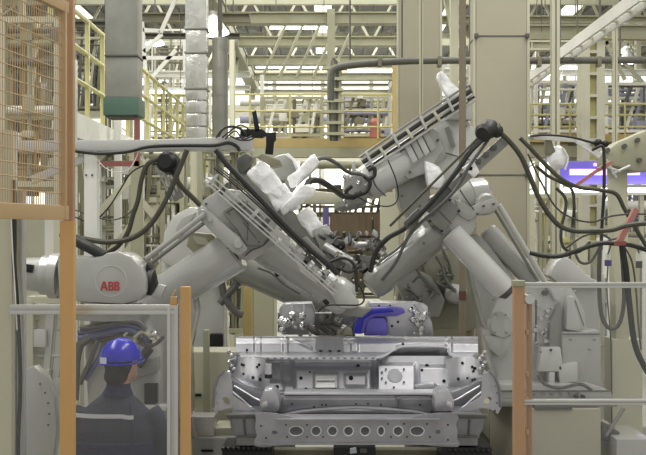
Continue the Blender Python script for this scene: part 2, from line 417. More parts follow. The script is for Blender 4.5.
# ducts left
t = thing('air_duct', 'square grey sheet-metal air duct hanging top left, ending in a green damper box', 'duct', P(123, 116, 9))
MB().pbox(105, 137, -60, 55, 9, .27, .01).build('upper_section', 'duct_zinc', t)
MB().pbox(105, 137, 56, 97, 9, .27, .01).build('lower_section', 'duct_zinc', t)
MB().pbox(104.3, 137.5, 54.3, 56, 8.98, .3, .004).build('flange', 'dark_steel', t)
MB().pbox(103, 138.5, 97, 115, 8.96, .33, .01).build('damper_box', 'damper_green', t)
MB().pbox(106, 134, 115, 117, 9, .27).build('outlet_rim', 'dark_steel', t)
t = thing('foil_duct', 'shiny silver foil-wrapped square duct hanging from the roof between the left ducts', 'duct', P(196, 138, 11.5))
for a_, b_ in [(-80, 28), (28.6, 52), (52.6, 88), (88.6, 100), (100.6, 113), (113.6, 126), (126.6, 141)]:
    MB().pbox(185+(.4 if a_ > 0 else 0), 206, a_, b_, 11.5, .26, .015).build('foil_section', 'foil', t)
for y in (28, 52, 88): MB().pbox(184, 207, y-.8, y+.8, 11.47, .31, .004).build('joint_band', 'duct_zinc', t)
t = thing('round_duct', 'round pale grey duct standing right of the foil duct under a bright lamp', 'duct', P(220, 138, 12.5))
c0 = P(220, 141, 12.5); c1 = P(220, 38, 12.5)
MB().lathe(c0, c1, [(0, .1), (.43, .1), (.43, .106), (.45, .106), (.45, .1), (.88, .1), (.88, .106), (.9, .106), (.9, .1), (1, .1)], 24).build('pipe', 'duct_zinc', t)
MB().cyl(c1, Vector((c1.x, c1.y, 9.5)), .03).build('hanger', 'dark_steel', t)
# lamp
def lamp(px, py, Y, lab, r=.22, wd=None, grp=None):
    p = P(px, py, Y); t = thing('high_bay_lamp', lab, 'lamp', p, grp)
    MB().lathe(p, p+Vector((0, 0, .28)), [(0, r), (.45, r*.6), (.8, r*.25), (1, r*.25)], 20).build('shade', 'alu', t)
    MB().lathe(p+Vector((0, 0, -.03)), p+Vector((0, 0, .02)), [(0, r*.6), (.5, r*.92), (1, r*.95)], 20).build('diffuser', 'lamp_glow', t)
    MB().cyl(p+Vector((0, 0, .28)), Vector((p.x, p.y, 9.52)), .012).build('rod', 'dark_steel', t)
    l = bpy.data.lights.new('bulb', 'POINT'); l.energy = 45; l.shadow_soft_size = .15; l.color = (1, .985, .94)
    o = bpy.data.objects.new('bulb', l); C.objects.link(o); o.location = (0, 0, -.12); o.parent = t
lamp(213, 33, 13, 'glowing high-bay lamp directly above the round left duct', .22)
lamp(628, 62, 20, 'glowing high-bay lamp hanging at the far right above the white girders')
lamp(497, 96, 30, 'high-bay lamp half hidden by the wide beige column')
lamp(155, 44, 22, 'high-bay lamp between the two left ducts')
lamp(300, 99, 33, 'small distant lamp above the middle railing')
lamp(545, 74, 24, 'distant lamp just right of the wide beige column')
# tube lamps
def tube_lamp(x0, x1, py, Y, lab):
    t = thing('tube_lamp', lab, 'lamp', P((x0+x1)/2, py, Y)); a = P(x0, py, Y); b = P(x1, py, Y)
    MB().cyl(a, b, .035).build('tube', 'lamp_glow', t); MB().beam(a+Vector((0, 0, .06)), b+Vector((0, 0, .06)), .12, .05).build('housing', 'white_steel', t)
    for q in (a.lerp(b, .1), b.lerp(a, .1)): MB().cyl(q+Vector((0, 0, .08)), Vector((q.x, q.y, 9.5)), .01).build('rod', 'dark_steel', t)
for a_ in [(256, 330, 67, 30, 'long tube lamp glowing above the left half of the middle railing'), (348, 396, 71, 27.3, 'tube lamp glowing right of the hanging cable bundle'),
           (270, 330, 28, 24, 'upper tube lamp left of centre behind the front crossbeam'), (575, 640, 86, 28, 'tube lamp far right above the yellow rail'),
           (535, 580, 101, 30, 'tube lamp behind the pale grooved post on the right'), (262, 318, 141, 34, 'lowest tube lamp behind the yellow deck'),
           (150, 184, 92, 25, 'tube lamp between the left ducts'), (532, 580, 68, 22, 'tube lamp directly under the dark duct on the right')]: tube_lamp(*a_)

# mezzanine centre
t = thing('mezzanine', 'middle mezzanine with ochre deck edge and thin yellow railing', 'platform', (0, 16, 0))
a = P(232, 143, 16); b = P(402, 143, 16)
MB().box(((a.x+b.x)/2, 16.7, a.z), (b.x-a.x, 1.4, .15)).build('deck', 'yellow_deck', t)
MB().box(((a.x+b.x)/2, 16.1, P(0, 152.5, 16).z), (b.x-a.x, .2, .15)).build('edge_beam', 'green_cream', t)
for px in (250, 290, 336, 378, 399):
    MB().cyl(P(px, 139, 16), P(px, 94, 16), .018, n=8).build('rail_post', 'yellow_rail', t)
for py in (94.5, 111, 127): MB().cyl(P(234, py, 16), P(401, py, 16), .016, n=8).build('rail', 'yellow_rail', t)
for px in (236, 399): MB().box((P(px, 0, 16).x, 16.4, P(0, 148, 16).z/2), (.16, .16, P(0, 148, 16).z)).build('leg', 'green_cream', t)
# yellow column
t = tag(MB().pbox(393, 400, 60, 400, 15.5, .2).build('yellow_column', 'yellow_deck'), 'ochre steel column at the right end of the middle railing', 'column')
# right mezzanine
t = thing('mezzanine', 'right mezzanine with yellow railing behind the hoses', 'platform', (4.5, 17, 0))
for py in (104, 115, 127): MB().cyl(P(526, py, 16), P(680, py, 16), .018, n=8).build('rail', 'yellow_rail', t)
for px in (530, 570, 625, 668): MB().cyl(P(px, 140, 16), P(px, 104, 16), .018, n=8).build('rail_post', 'yellow_rail', t)
MB().pbox(526, 680, 134, 142, 16, 1.4).build('deck', 'yellow_deck', t)
MB().pbox(526, 680, 146, 157, 16.1, .3).build('edge_beam', 'green_cream', t)
for px in (575, 668): MB().pbox(px-4, px+4, 142, 382, 16.2, .2).build('leg', 'green_cream', t)
# left mezzanine, receding
t = thing('mezzanine', 'left mezzanine receding beside the orange post, with pale yellow railings', 'platform', (-2.6, 12, 0))
X = -2.62; zd = 3.62
MB().box((X-.65, 17, zd), (1.3, 15, .1)).build('deck', 'cream_steel', t)
MB().beam((X, 9.5, zd-.1), (X, 24.5, zd-.1), .12, .26).build('edge_beam', 'white_steel', t)
for k in range(20): MB().box((X, 9.6+k*.76, zd+.57), (.045, .045, 1.14)).build('rail_post', 'yellow_rail', t)
for z in (1.12, .75, .4): MB().cyl((X, 9.5, zd+z), (X, 24.2, zd+z), .026, n=8).build('rail', 'yellow_rail', t)
for Y in (10.5, 15, 19.5, 24): MB().box((X-.2, Y, zd/2), (.16, .16, zd)).build('leg', 'white_steel', t)
for k in range(6): MB().beam((X, 10.6+k*2.2, zd-.2), (X-.15, 11.7+k*2.2, zd-1.1), .07, .07).build('brace', 'cream_steel', t)
# machines standing on mezzanines
def machine(name, x0, x1, y0, y1, Y, lab, cols, n=14, seed=1, legs=True, cat='machine', zbase=None):
    """a piece of process equipment: frame with pipes, tanks and boxes inside"""
    n = int(n*1.7); rnd = random.Random(seed); a = P(x0, y1, Y); b = P(x1, y0, Y)
    t = thing(name, lab, cat, ((a.x+b.x)/2, Y, zbase if zbase is not None else a.z)); D = min(1.2, (b.x-a.x)*.5)
    mb = MB()
    for x in (a.x, b.x):
        for y in (Y, Y+D):
            z0 = a.z if zbase is None else zbase
            mb.box((x, y, (z0+b.z)/2), (.06, .06, b.z-z0))
    for z in (a.z+.05, b.z):
        for y in (Y, Y+D): mb.box(((a.x+b.x)/2, y, z), (b.x-a.x, .05, .05))
        for x in (a.x, b.x): mb.box((x, Y+D/2, z), (.05, D, .05))
    mb.build('frame', cols[0], t)
    for k in range(n):
        x = rnd.uniform(a.x, b.x); z = rnd.uniform(a.z, b.z); y = Y+rnd.uniform(.05, D-.05); m = rnd.choice(cols); q = rnd.random(); s = (b.x-a.x)*rnd.uniform(.1, .35); s2 = (b.z-a.z)
        x1_ = min(b.x, x+s)
        if q < .35: MB().cyl((a.x, y, z), (b.x, y, z), rnd.uniform(.012, .04), n=10).build('pipe', m, t)
        elif q < .6: MB().box(((x+x1_)/2, y, z), (max(.1, (x1_-x)*.7), .2, rnd.uniform(.05, .2)), None, .01).build('housing', m, t)
        elif q < .8: MB().cyl((x, y, a.z), (x, y, b.z), rnd.uniform(.012, .035), n=10).build('riser', m, t)
        else: MB().beam((x, y, a.z+.05), (x1_, y, b.z), .05, .05).build('brace', m, t)
    return t
WC = ['white_steel', 'cream_steel', 'green_cream', 'olive_steel', 'white_steel']
machine('process_rig', 262, 322, 98, 138, 17, 'pale pipework rig standing on the left half of the middle mezzanine', ['green_cream', 'white_steel', 'olive_steel', 'cream_steel', 'white_steel'], 22, 3, zbase=P(0, 138, 16).z)
machine('process_rig', 342, 390, 96, 138, 17, 'pipework rig with bluish boxes on the right half of the middle mezzanine', ['cream_steel', 'white_steel', 'blue_band', 'olive_steel', 'white_steel', 'cream_steel'], 22, 4, zbase=P(0, 138, 16).z)
tag(MB().lathe(P(375, 138, 16.6), P(375, 118, 16.6), [(0, .09), (.8, .09), (.95, .05), (1, .03)], 16).build('red_tank', 'red_tank'), 'small red cylinder at the right end of the middle mezzanine', 'tank')
machine('process_rig', 536, 578, 82, 134, 17.3, 'white braced rig on the right mezzanine, left of the yellow-green column', ['white_steel', 'dark_steel', 'blue_band', 'cream_steel'], 22, 5, zbase=P(0, 134, 16).z)
machine('process_rig', 606, 660, 84, 134, 17.3, 'white braced rig on the right mezzanine, right of the yellow-green column', ['white_steel', 'dark_steel', 'blue_band', 'cream_steel'], 24, 6, zbase=P(0, 134, 16).z)
machine('storage_rack', 76, 132, 152, 300, 12.8, 'cream steel rack with braces behind the left cable gantry', ['cream_steel', 'white_steel', 'green_cream', 'olive_steel'], 26, 7, cat='rack', zbase=0)
machine('storage_rack', 137, 182, 150, 300, 14, 'pale rack full of parts behind the hanging left hoses', ['green_cream', 'white_steel', 'dark_steel', 'cream_steel', 'olive_steel'], 34, 8, cat='rack', zbase=0)
machine('storage_rack', 188, 252, 146, 300, 18.3, 'far rack seen behind the left robot elbow', ['green_cream', 'white_steel', 'cream_steel', 'olive_steel'], 26, 9, cat='rack', zbase=0)
machine('storage_rack', 150, 210, 92, 138, 26, 'lattice of bright steelwork between the left ducts', ['white_steel', 'cream_steel', 'yellow_rail', 'olive_steel'], 22, 10, cat='rack', zbase=0)
machine('storage_rack', 300, 400, 190, 300, 18, 'far rack of brown boxes below the middle mezzanine', ['olive_steel', 'brown_box', 'green_cream', 'brown_box', 'dark_steel'], 36, 11, cat='rack', zbase=0)
machine('equipment_frame', 532, 580, 196, 330, 13, 'tall pale frame of equipment right of the wide beige column', ['cream_steel', 'white_steel', 'green_cream', 'yellow_rail'], 34, 12, zbase=0)
machine('equipment_frame', 582, 660, 186, 250, 19, 'far pale equipment frame behind the right hoses', ['white_steel', 'blue_band', 'dark_steel', 'green_cream', 'cream_steel'], 30, 13, zbase=0)
machine('equipment_frame', 200, 248, 150, 335, 11.5, 'dim machine frame behind the left robots next to the yellow post', ['green_cream', 'olive_steel', 'cream_steel', 'dark_casting'], 22, 14, zbase=0)
machine('lattice_tower', 70, 106, 20, 110, 20, 'dark lattice of steel behind the left mezzanine rail', ['olive_steel', 'dark_steel', 'cream_steel', 'dark_steel'], 18, 15, zbase=0)
machine('lattice_tower', 145, 184, 30, 90, 27, 'bright lattice tower between the left ducts', ['white_steel', 'cream_steel', 'white_steel', 'olive_steel'], 16, 16, zbase=0)
machine('lattice_tower', 2, 58, 20, 190, 8.5, 'cluttered steel tower seen through the orange mesh panel', ['cream_steel', 'olive_steel', 'white_steel', 'green_cream', 'dark_steel'], 30, 17, zbase=0)
machine('lattice_tower', 425, 470, 66, 120, 20, 'bright steel lattice behind the white-wrapped hand of the upper right robot', ['white_steel', 'cream_steel', 'green_cream'], 12, 18, zbase=0)
# low front of the far hall: parts racks left behind person
machine('machine_frame', 30, 66, 300, 440, 7.6, 'pale machine frame low behind the left fence beside the orange post', ['cream_steel', 'robot_light', 'robot_grey'], 12, 19, zbase=0)
# brown boxes
for k, (x0, x1, y0, y1, Y, lab) in enumerate([(330, 372, 214, 236, 17.2, 'wide brown crate on the far rack, left one under the middle mezzanine'), (374, 381, 214, 232, 17, 'narrow brown crate next to the cream cabinet'), (332, 378, 238, 250, 17.1, 'low brown crate below the wide one on the far rack')]):
    mb = MB(); mb.pbox(x0, x1, y0, y1, Y, .5, .01)
    for i in range(6): mb.pbox(x0+(x1-x0)*i/6+.5, x0+(x1-x0)*i/6+1.2, y0, y1, Y-.02, .03)
    tag(mb.build('crate', 'brown_box'), lab, 'crate')
tag(MB().pbox(323, 329, 207, 300, 15.2, .09, .005).build('violet_post', 'violet_post'), 'short violet post behind the wrapped welding gun', 'post')
# sign
t = thing('line_display', 'long violet and pink lit display board behind the right hoses', 'display', P(610, 182, 14.4))
MB().pbox(558, 690, 161, 184, 14.4, .12, .01).build('panel', 'sign_purple', t)
MB().pbox(570, 640, 169, 175, 14.37, .04).build('stripe', 'sign_pink', t); MB().pbox(594, 633, 163, 166, 14.37, .04).build('stripe', 'sign_pink', t)
for px in (566, 672): MB().cyl(P(px, 184, 14.46), Vector((P(px, 184, 14.46).x, 14.46, 0)), .035).build('support', 'cream_steel', t)
t = thing('display_lamp', 'long white lit tube housing directly under the violet display', 'lamp', P(620, 190, 14.3))
MB().pbox(565, 690, 188, 192, 14.25, .1).build('diffuser', 'lamp_glow', t); MB().pbox(565, 690, 192, 195, 14.25, .1).build('housing', 'white_steel', t)
MB().pbox(640, 644, 195, 398, 14.27, .08).build('support', 'cream_steel', t)
# white panels low right
for k in range(6):
    x0 = 577+k*13; tag(MB().pbox(x0, x0+11, 238+3*(k % 2), 425, 12.3+.1*(k % 2), .3, .01).build('locker', ['cream_steel', 'green_cream', 'white_steel'][k % 3]),
        'tall cream cabinet, %s of the row behind the right fence hoses' % ['leftmost', 'second from the left', 'third from the left', 'fourth from the left', 'fifth from the left', 'rightmost'][k], 'cabinet')
tag(MB().pbox(128, 160, 330, 336, 9, .1).build('shelf', 'cream_steel'), 'narrow pale shelf behind the helmeted worker', 'shelf') if False else None
# white post/red frames on the left
t = thing('pipe_hanger', 'red square-tube hanger frame just under the left cable gantry', 'frame', P(120, 170, 9))
MB().pbox(134, 139, 118, 166, 9, .06).build('upright', 'red_metal', t); MB().pbox(100, 139, 161, 166, 9, .06).build('crossbar', 'red_metal', t)
MB().pbox(100, 104, 158, 560, 9.02, .06).build('leg', 'red_metal', t) if False else None
for px, yt, Y, wd, lab, m in [(137, 160, 9.8, 11, 'cream upright post behind the hanging left hoses', 'green_cream'), (200, 148, 13, 9, 'cream upright post behind the left robot elbow', 'cream_steel'), (74, 60, 9.2, 6, 'white upright post behind the orange post', 'white_steel'), (232, 40, 15, 5, 'slim cream post right of the round duct', 'cream_steel'), (262, 75, 17.7, 4, 'slim white post at the left end of the middle mezzanine', 'white_steel'), (118, 118, 12, 7, 'pale post below the green damper box', 'white_steel')]:
    t = thing('upright_post', lab, 'post', (P(px, 0, Y).x, Y, 0)); zt = P(0, yt, Y).z
    MB().box((P(px, 0, Y).x, Y, zt/2), (wd/F*Y, wd/F*Y, zt), None, .01).build('shaft', m, t); MB().box((P(px, 0, Y).x, Y, .015), (.25, .25, .03)).build('foot', m, t)
# white angled braces around left column
t = thing('raking_frame', 'pale raking braces behind the loops of hose on the left', 'frame', P(120, 300, 10.2))
for a_, b_ in [((96, 215), (150, 160)), ((100, 290), (160, 205)), ((140, 200), (175, 240)), ((150, 285), (200, 205)), ((100, 265), (132, 225))]:
    MB().beam(P(a_[0], a_[1], 10.2), P(b_[0], b_[1], 10.3), .05, .07).build('brace', 'cream_steel', t)
MB().pbox(92, 96, 190, 470, 10.2, .06).build('upright', 'green_cream', t); MB().pbox(160, 164, 190, 470, 10.2, .06).build('upright', 'green_cream', t)
# overhead pipes
for k, (x0, x1, py, Y, r, m, lab) in enumerate([(76, 250, 183, 18, .11, 'white_steel', 'thick white pipe behind the left hoses'), (76, 250, 207, 17, .07, 'green_cream', 'thin pipe below the thick white one on the left'),
        (240, 400, 103, 22, .07, 'white_steel', 'white pipe behind the middle railing'), (240, 400, 120, 24, .09, 'blue_band', 'bluish pipe behind the middle railing'), (300, 400, 165, 20, .08, 'green_cream', 'pipe under the middle mezzanine'),
        (530, 690, 122, 23, .09, 'blue_band', 'bluish pipe behind the right railing'), (530, 690, 205, 16, .07, 'white_steel', 'white pipe below the violet display'), (530, 690, 150, 24, .1, 'white_steel', 'thick white pipe behind the right mezzanine edge')]):
    t = thing('long_pipe', lab, 'pipe', P((x0+x1)/2, py, Y)); MB().cyl(P(x0, py, Y), P(x1, py, Y), r).build('pipe_run', m, t)
    for q in (.1, .5, .9):
        p = P(x0, py, Y).lerp(P(x1, py, Y), q); MB().box((p.x, p.y+.02, (p.z)/2), (.05, .05, p.z)).build('support', m, t)
# white triangulated brackets (diagonal stays) in the bright left gap and right
t = thing('stay_frame', 'bright white triangulated stays between the two left ducts', 'frame', P(160, 60, 16))
for a_, b_ in [((142, 22), (146, 78)), ((144, 52), (162, 34)), ((150, 80), (176, 50)), ((143, 30), (160, 31)), ((142, 58), (184, 58)), ((160, 34), (184, -20))]:
    MB().beam(P(a_[0], a_[1], 16), P(b_[0], b_[1], 16), .05, .06).build('stay', 'white_steel', t)
t = thing('stay_frame', 'pale inclined stays under the front crossbeam left of centre', 'frame', P(290, 50, 22))
for k in range(5): MB().beam(P(262+k*17, 78, 22), P(288+k*17, 20, 22.3), .05, .05).build('stay', 'green_cream', t)
t = thing('stay_frame', 'pale crossed stays behind the white pipe at the top right', 'frame', P(610, 60, 18))
for a_, b_ in [((605, 40), (625, 80)), ((640, 30), (612, 55)), ((618, 56), (650, 90)), ((603, 46), (617, 34))]: MB().beam(P(a_[0], a_[1], 18), P(b_[0], b_[1], 18), .05, .06).build('stay', 'cream_steel', t)

# ================================================================= FENCES
# left mesh guard panel (opened towards the camera)
pv = Vector((P(66, 0, 4.4).x, 4.4, 0)); dirn = Vector((-.187, -1, 0)).normalized()
t = thing('mesh_guard_panel', 'tan-orange welded mesh guard panel hanging open at the upper left', 'guard panel', (pv.x, 4.4, 2.45))
zb0, zb1 = P(0, 220, 4.4).z, P(0, 206, 4.4).z; ztop = P(0, 8, 4.4).z; Lp = 1.25
def along(u, z): return Vector((pv.x, pv.y, 0))+dirn*u+Vector((0, 0, z))
MB().beam(along(0, (zb0+zb1)/2), along(Lp, (zb0+zb1)/2), .03, zb1-zb0, .004).build('bottom_rail', 'tan_mesh', t)
MB().beam(along(0, ztop), along(Lp, ztop), .03, .05, .004).build('top_rail', 'tan_mesh', t)
MB().beam(along(.03, zb0), along(.03, ztop), .03, .03, .004).build('stile', 'tan_mesh', t)
MB().beam(along(Lp, zb0), along(Lp, ztop), .03, .03, .004).build('stile', 'tan_mesh', t)
mb = MB(); z = zb1
while z < ztop: mb.cyl(along(0, z), along(Lp, z), .0026, n=5); z += .054
k = 0
while k*.02 < Lp: mb.cyl(along(k*.02, zb1), along(k*.02, ztop), .0022, n=5); k += 1
mb.build('wire_mesh', 'tan_mesh', t)
t = thing('guard_post', 'tall orange square guard post carrying the mesh panel, left foreground', 'post', (P(66.5, 0, 4.42).x, 4.42, 0))
xm = P(66.5, 0, 4.42).x
MB().box((xm-.004, 4.46, 1.24), (.062, .05, 2.48), None, .005).build('shaft', 'orange_post', t)
MB().box((xm+.001, 4.462, 3.14), (.044, .046, 1.32), None, .004).build('upper_shaft', 'post_brown', t)
MB().box((xm, 4.46, .006), (.16, .16, .012)).build('foot_plate', 'orange_post', t)
for z in (2.9, 2.56): MB().cyl((xm-.02, 4.424, z), (xm-.02, 4.428, z), .006, n=8).build('bolt', 'dark_casting', t)
# cream post + alu post far left
tag(MB().pbox(-6, 12, 130, 760, 4.75, .09, .004).build('cream_post', 'cream_steel'), 'wide cream post at the left edge of the picture', 'post')
tag(MB().pbox(17, 24, 190, 730, 4.8, .04, .004).build('profile_post', 'alu'), 'grey aluminium profile post just right of the cream edge post', 'post')
hosething('cable', [(14, 180), (14.5, 240), (14, 262), (17, 300), (20, 360), (20, 400), (18, 450), (16, 640)], 4.75, .012, 'rubber', 'thick black cable running down between the cream and aluminium posts', 'cable')
hosething('cable', [(11, 215), (13, 260), (15, 290), (17, 330)], 4.7, .0035, 'white_steel', 'thin white cable beside the thick black one at the left edge', 'cable')

def guard(name, lab, x0, x1, yt, Y, mids, xp0, xp1, side):
    t = thing(name, lab, 'fence', (P((x0+x1)/2, 0, Y).x, Y, 0))
    def rail(nm, xa, xb, ya, yb):
        mb = MB(); h = (yb-ya); mb.pbox(xa, xb, ya, ya+h*.42, Y, .04, .002); mb.pbox(xa, xb, yb-h*.42, yb, Y, .04, .002); mb.pbox(xa, xb, ya+.2, yb-.2, Y+.008, .024)
        return mb.build(nm, 'alu', t)
    rail('top_rail', x0, x1, yt, yt+(9.5 if side < 0 else 5.5))
    for m in mids: rail('mid_rail', x0, x1, m, m+5)
    zb = .12; Yp = Y+.02
    mb = MB(); a = P(x0, yt+5, Y); b = P(x1, 0, Y)
    mb.box(((a.x+b.x)/2, Yp, (a.z+zb)/2), (abs(b.x-a.x), .006, a.z-zb)); mb.build('pane', 'guard_pane', t)
    mb = MB(); mb.box(((a.x+b.x)/2, Y+.02, zb), (abs(b.x-a.x), .04, .05)); mb.build('bottom_rail', 'alu', t)
    return t
t = guard('guard_fence', 'clear guard fence with aluminium frame in front of the worker', 10, 178, 305, 4.6, (), 0, 0, -1)
mb = MB(); a = P(167, 306, 4.6); b = P(178, 306, 4.6); wd = b.x-a.x
for q in (.16, .84): mb.box((a.x+wd*q, 4.62, a.z/2), (wd*.32, .045, a.z), None, .002)
mb.box((a.x+wd/2, 4.625, a.z/2), (wd*.5, .03, a.z)); mb.build('frame_post', 'alu', t)
t = guard('guard_fence', 'clear guard fence with two pale rails at the lower right', 524, 800, 282.5, 4.6, (400,), 0, 0, 1)
def opost(x0, x1, yt, lab, Y=4.58, cap=False, bolts=()):
    t = thing('guard_post', lab, 'post', (P((x0+x1)/2, 0, Y).x, Y+.03, 0)); a = P(x0, yt, Y); b = P(x1, yt, Y)
    MB().box(((a.x+b.x)/2, Y+.03, a.z/2), (b.x-a.x, .05, a.z), None, .004).build('shaft', 'post_brown' if x0 > 300 else 'orange_post', t)
    MB().box(((a.x+b.x)/2, Y+.03, .006), (b.x-a.x+.05, .1, .012)).build('foot_plate', 'orange_post', t)
    if cap: MB().pbox(x0-1, x1+.6, yt-6, yt, Y-.002, .056, .004).build('cap', 'green_cream', t)
    for y in bolts: MB().pbox(x0-1.3, x0+1.5, y, y+5, Y-.01, .03, .002).build('hinge', 'tan_mesh', t)
opost(180, 189.5, 287, 'orange guard post beside the aluminium frame, left of the vehicle body')
t = thing('door_latch', 'small brass-orange latch on top of the aluminium frame corner', 'latch', P(173, 305, 4.6))
mb = MB(); mb.pbox(170, 177, 297, 305, 4.6, .03, .004); mb.build('latch_body', 'orange_post', t); MB().cyl(P(173, 296, 4.61), P(176, 290, 4.61), .006).build('lever', 'tan_mesh', t)
opost(514.5, 525, 286.5, 'wide orange guard post with pale cap at the fence corner right of the vehicle', cap=True)
opost(527.5, 532.5, 301, 'narrow orange guard post right beside the wide capped one', 4.62, bolts=(330, 372, 398, 430))
tag(MB().lathe(P(529, 299, 4.6)-Vector((0, .02, 0)), P(529, 299, 4.6)+Vector((0, .04, 0)), [(0, .022), (.7, .028), (1, .028)], 16).build('door_switch', 'robot_light'), 'round grey door switch on top of the narrow orange post', 'switch')

# ================================================================= CABLE GANTRY LEFT
Y = 7.0
t = thing('cable_gantry', 'white cantilever cable gantry reaching across the left robots on one post', 'gantry', (P(90, 0, Y).x, Y, 0))
mb = MB(); mb.prism([(-10, 140.5), (150, 139.5), (252, 136), (253, 150), (150, 151), (-10, 151)], Y, .12, .01); mb.build('beam', 'robot_light', t)
MB().pbox(84, 97, 151, 800, Y+.01, .1, .006).build('post', 'white_steel', t)
MB().box((P(90, 0, Y).x, Y+.06, .01), (.3, .3, .02)).build('foot_plate', 'alu', t)
MB().prism([(97, 151), (108, 151), (97, 164)], Y+.03, .04).build('gusset', 'cream_steel', t)
MB().prism([(30, 176), (84, 154), (84, 162), (32, 184)], Y+.03, .05, .005).build('brace', 'robot_light', t)
for x, y in ((86, 175), (92, 175)): MB().cyl(P(x, y, Y), P(x, y, Y)+Vector((0, .01, 0)), .007).build('bolt', 'dark_casting', t)
for px in (155, 216): MB().pbox(px-1.5, px+1.5, 142, 148, Y-.03, .03, .004).build('clamp', 'cream_steel', t)
hosething('gantry_cable', [(60, 149), (75, 151), (100, 153.5), (128, 151.5), (150, 146.5), (185, 145.5), (213, 145.5), (228, 143), (236, 146), (240, 151)], Y-.03, .016, 'rubber', 'black cable strapped along the face of the white cable gantry', 'cable')
# camera / sensor mast at beam end
t = thing('camera_bracket', 'black camera bracket with tangled wires on the end of the cable gantry', 'camera', P(250, 137, Y))
MB().prism([(266, 133), (276, 132), (276, 140), (274, 142), (273, 154.5), (265, 154), (266, 145)], Y-.02, .05, .004).build('camera_body', 'black_iron', t)
MB().prism([(240, 129), (262, 129), (268, 134), (262, 138), (240, 137)], Y, .05, .004).build('arm', 'black_iron', t)
MB().prism([(252, 112), (256, 110), (260, 131), (255, 132)], Y, .02, .003).build('antenna', 'black_iron', t)
for k, pts in enumerate([[(216, 138), (222, 130), (232, 127), (245, 131)], [(222, 138), (228, 133), (240, 125), (250, 130)], [(218, 137), (226, 127), (240, 128), (246, 136), (236, 138)], [(225, 139), (235, 131), (243, 139), (252, 136)], [(230, 136), (240, 140), (250, 140), (255, 137)]]):
    MB().tube([P(a, b, Y-.02-.012*k) for a, b in pts], .006, 6).build('wire', 'rubber', t)
hosething('white_wire', [(94, 154), (103, 166), (115, 172), (128, 170), (135, 160), (139, 150)], Y-.02, .005, 'white_steel', 'thin white wire sagging below the cable gantry', 'wire')

# ================================================================= HOSES (left)
HL = [([(187, 150), (178, 172), (166, 200), (150, 225), (132, 238), (110, 242), (90, 240), (60, 234)], 6.9, .023, 'hose_olive', 'thick olive-black hose sweeping from the gantry down to the left robot'),
      ([(160, 158), (148, 164), (142, 178), (138, 200), (133, 215), (128, 232), (118, 246), (106, 254)], 6.95, .02, 'hose_olive', 'thick dark hose dropping from the round clamp to the left robot housing'),
      ([(162, 160), (172, 172), (181, 186), (192, 197), (203, 208)], 7.0, .022, 'hose_olive', 'short thick hose from the round clamp to the left robot elbow'),
      ([(216, 150), (228, 165), (248, 186), (268, 207), (290, 230), (310, 249), (326, 262), (338, 274)], 6.72, .026, 'rubber', 'thick black hose lying along the sloping left robot arm'),
      ([(150, 163), (132, 172), (120, 190), (108, 208), (92, 222), (72, 216)], 7.1, .006, 'rubber', 'thin black wire arc nearest the left post'),
      ([(140, 200), (128, 214), (112, 220), (92, 216), (70, 208)], 7.1, .006, 'hose_grey', 'lower thin grey wire arc crossing the left hoses')]
for i, (pts, Y_, r, m, lab) in enumerate(HL): hosething('hose', pts, Y_, r, m, lab)
t = thing('hose_clamp', 'round black hose clamp on a silver spring arm below the gantry', 'clamp', P(168, 160, 7))
MB().lathe(P(165, 161, 6.9), P(173, 165, 7.05), [(0, .05), (.2, .075), (.8, .075), (1, .05)], 16).build('clamp_ring', 'black_iron', t)
MB().ball(P(170, 158, 7), .045, (1.3, 1, .8)).build('clamp_cap', 'black_iron', t)
for k in (0, 1, 2): MB().cyl(P(156+k*4, 166-k*1, 7.02), P(172+k*4, 200-k*2, 7.1), .008 if k != 1 else .014).build('spring_rod', 'alu', t)
MB().prism([(168, 188), (178, 184), (184, 196), (174, 202)], 7.08, .08, .01).build('foot_block', 'robot_dark', t)

# ================================================================= ROBOTS
def bolt_ring(mb, c, r, n, br=.008, axis=(0, -1, 0), L=.012):
    c = Vector(c); ax = Vector(axis).normalized(); R = ax.to_track_quat('Z', 'Y').to_matrix()
    for k in range(n):
        q = c+R @ Vector((r*math.cos(2*math.pi*k/n), r*math.sin(2*math.pi*k/n), 0)); mb.cyl(q, q+ax*L, br, n=6)
ARM = [(0, .82), (.03, 1), (.07, 1), (.09, .9), (.5, .86), (.9, .8), (.92, .9), (.97, .9), (1, .7)]
def arm(px0, py0, Y0, px1, py1, Y1, r, prof=ARM, n=28): return MB().lathe(P(px0, py0, Y0), P(px1, py1, Y1), [(a, b*r) for a, b in prof], n)
def disc(mb, px, py, Y, rp, d=.03, n=24):
    r = rp/F*Y; p = P(px, py, Y); mb.lathe(p+Vector((0, d, 0)), p-Vector((0, d, 0)), [(0, r), (.7, r), (1, r*.86)], n); return mb

# ---- Robot C: left main
Y = 7.0
t = thing('welding_robot', 'large grey welding robot at left centre, forearm sloping down right into the vehicle body', 'robot', (P(165, 0, Y).x, Y+.2, 0))
mb = arm(252, 236, 7.05, 350, 303, 7.0, .135, [(0, .9), (.04, 1), (.3, 1), (.33, .9), (.8, .84), (.84, .95), (.95, .92), (1, .7)]); fa = mb.build('forearm', 'robot_grey', t)
MB().prism([(196, 212), (203, 199), (222, 188), (240, 190), (258, 196), (272, 212), (281, 228), (276, 244), (262, 256), (247, 262), (238, 258), (226, 240), (207, 228)], 6.9, .3, .035).build('elbow_housing', 'robot_grey', t)
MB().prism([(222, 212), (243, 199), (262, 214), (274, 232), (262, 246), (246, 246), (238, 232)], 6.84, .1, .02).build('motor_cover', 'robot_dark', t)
pl = MB().prism([(197, 208), (203, 206), (240, 238), (248, 249), (240, 256), (232, 252), (200, 220)], 6.8, .06, .012); pl.build('link_plate', 'robot_grey', t)
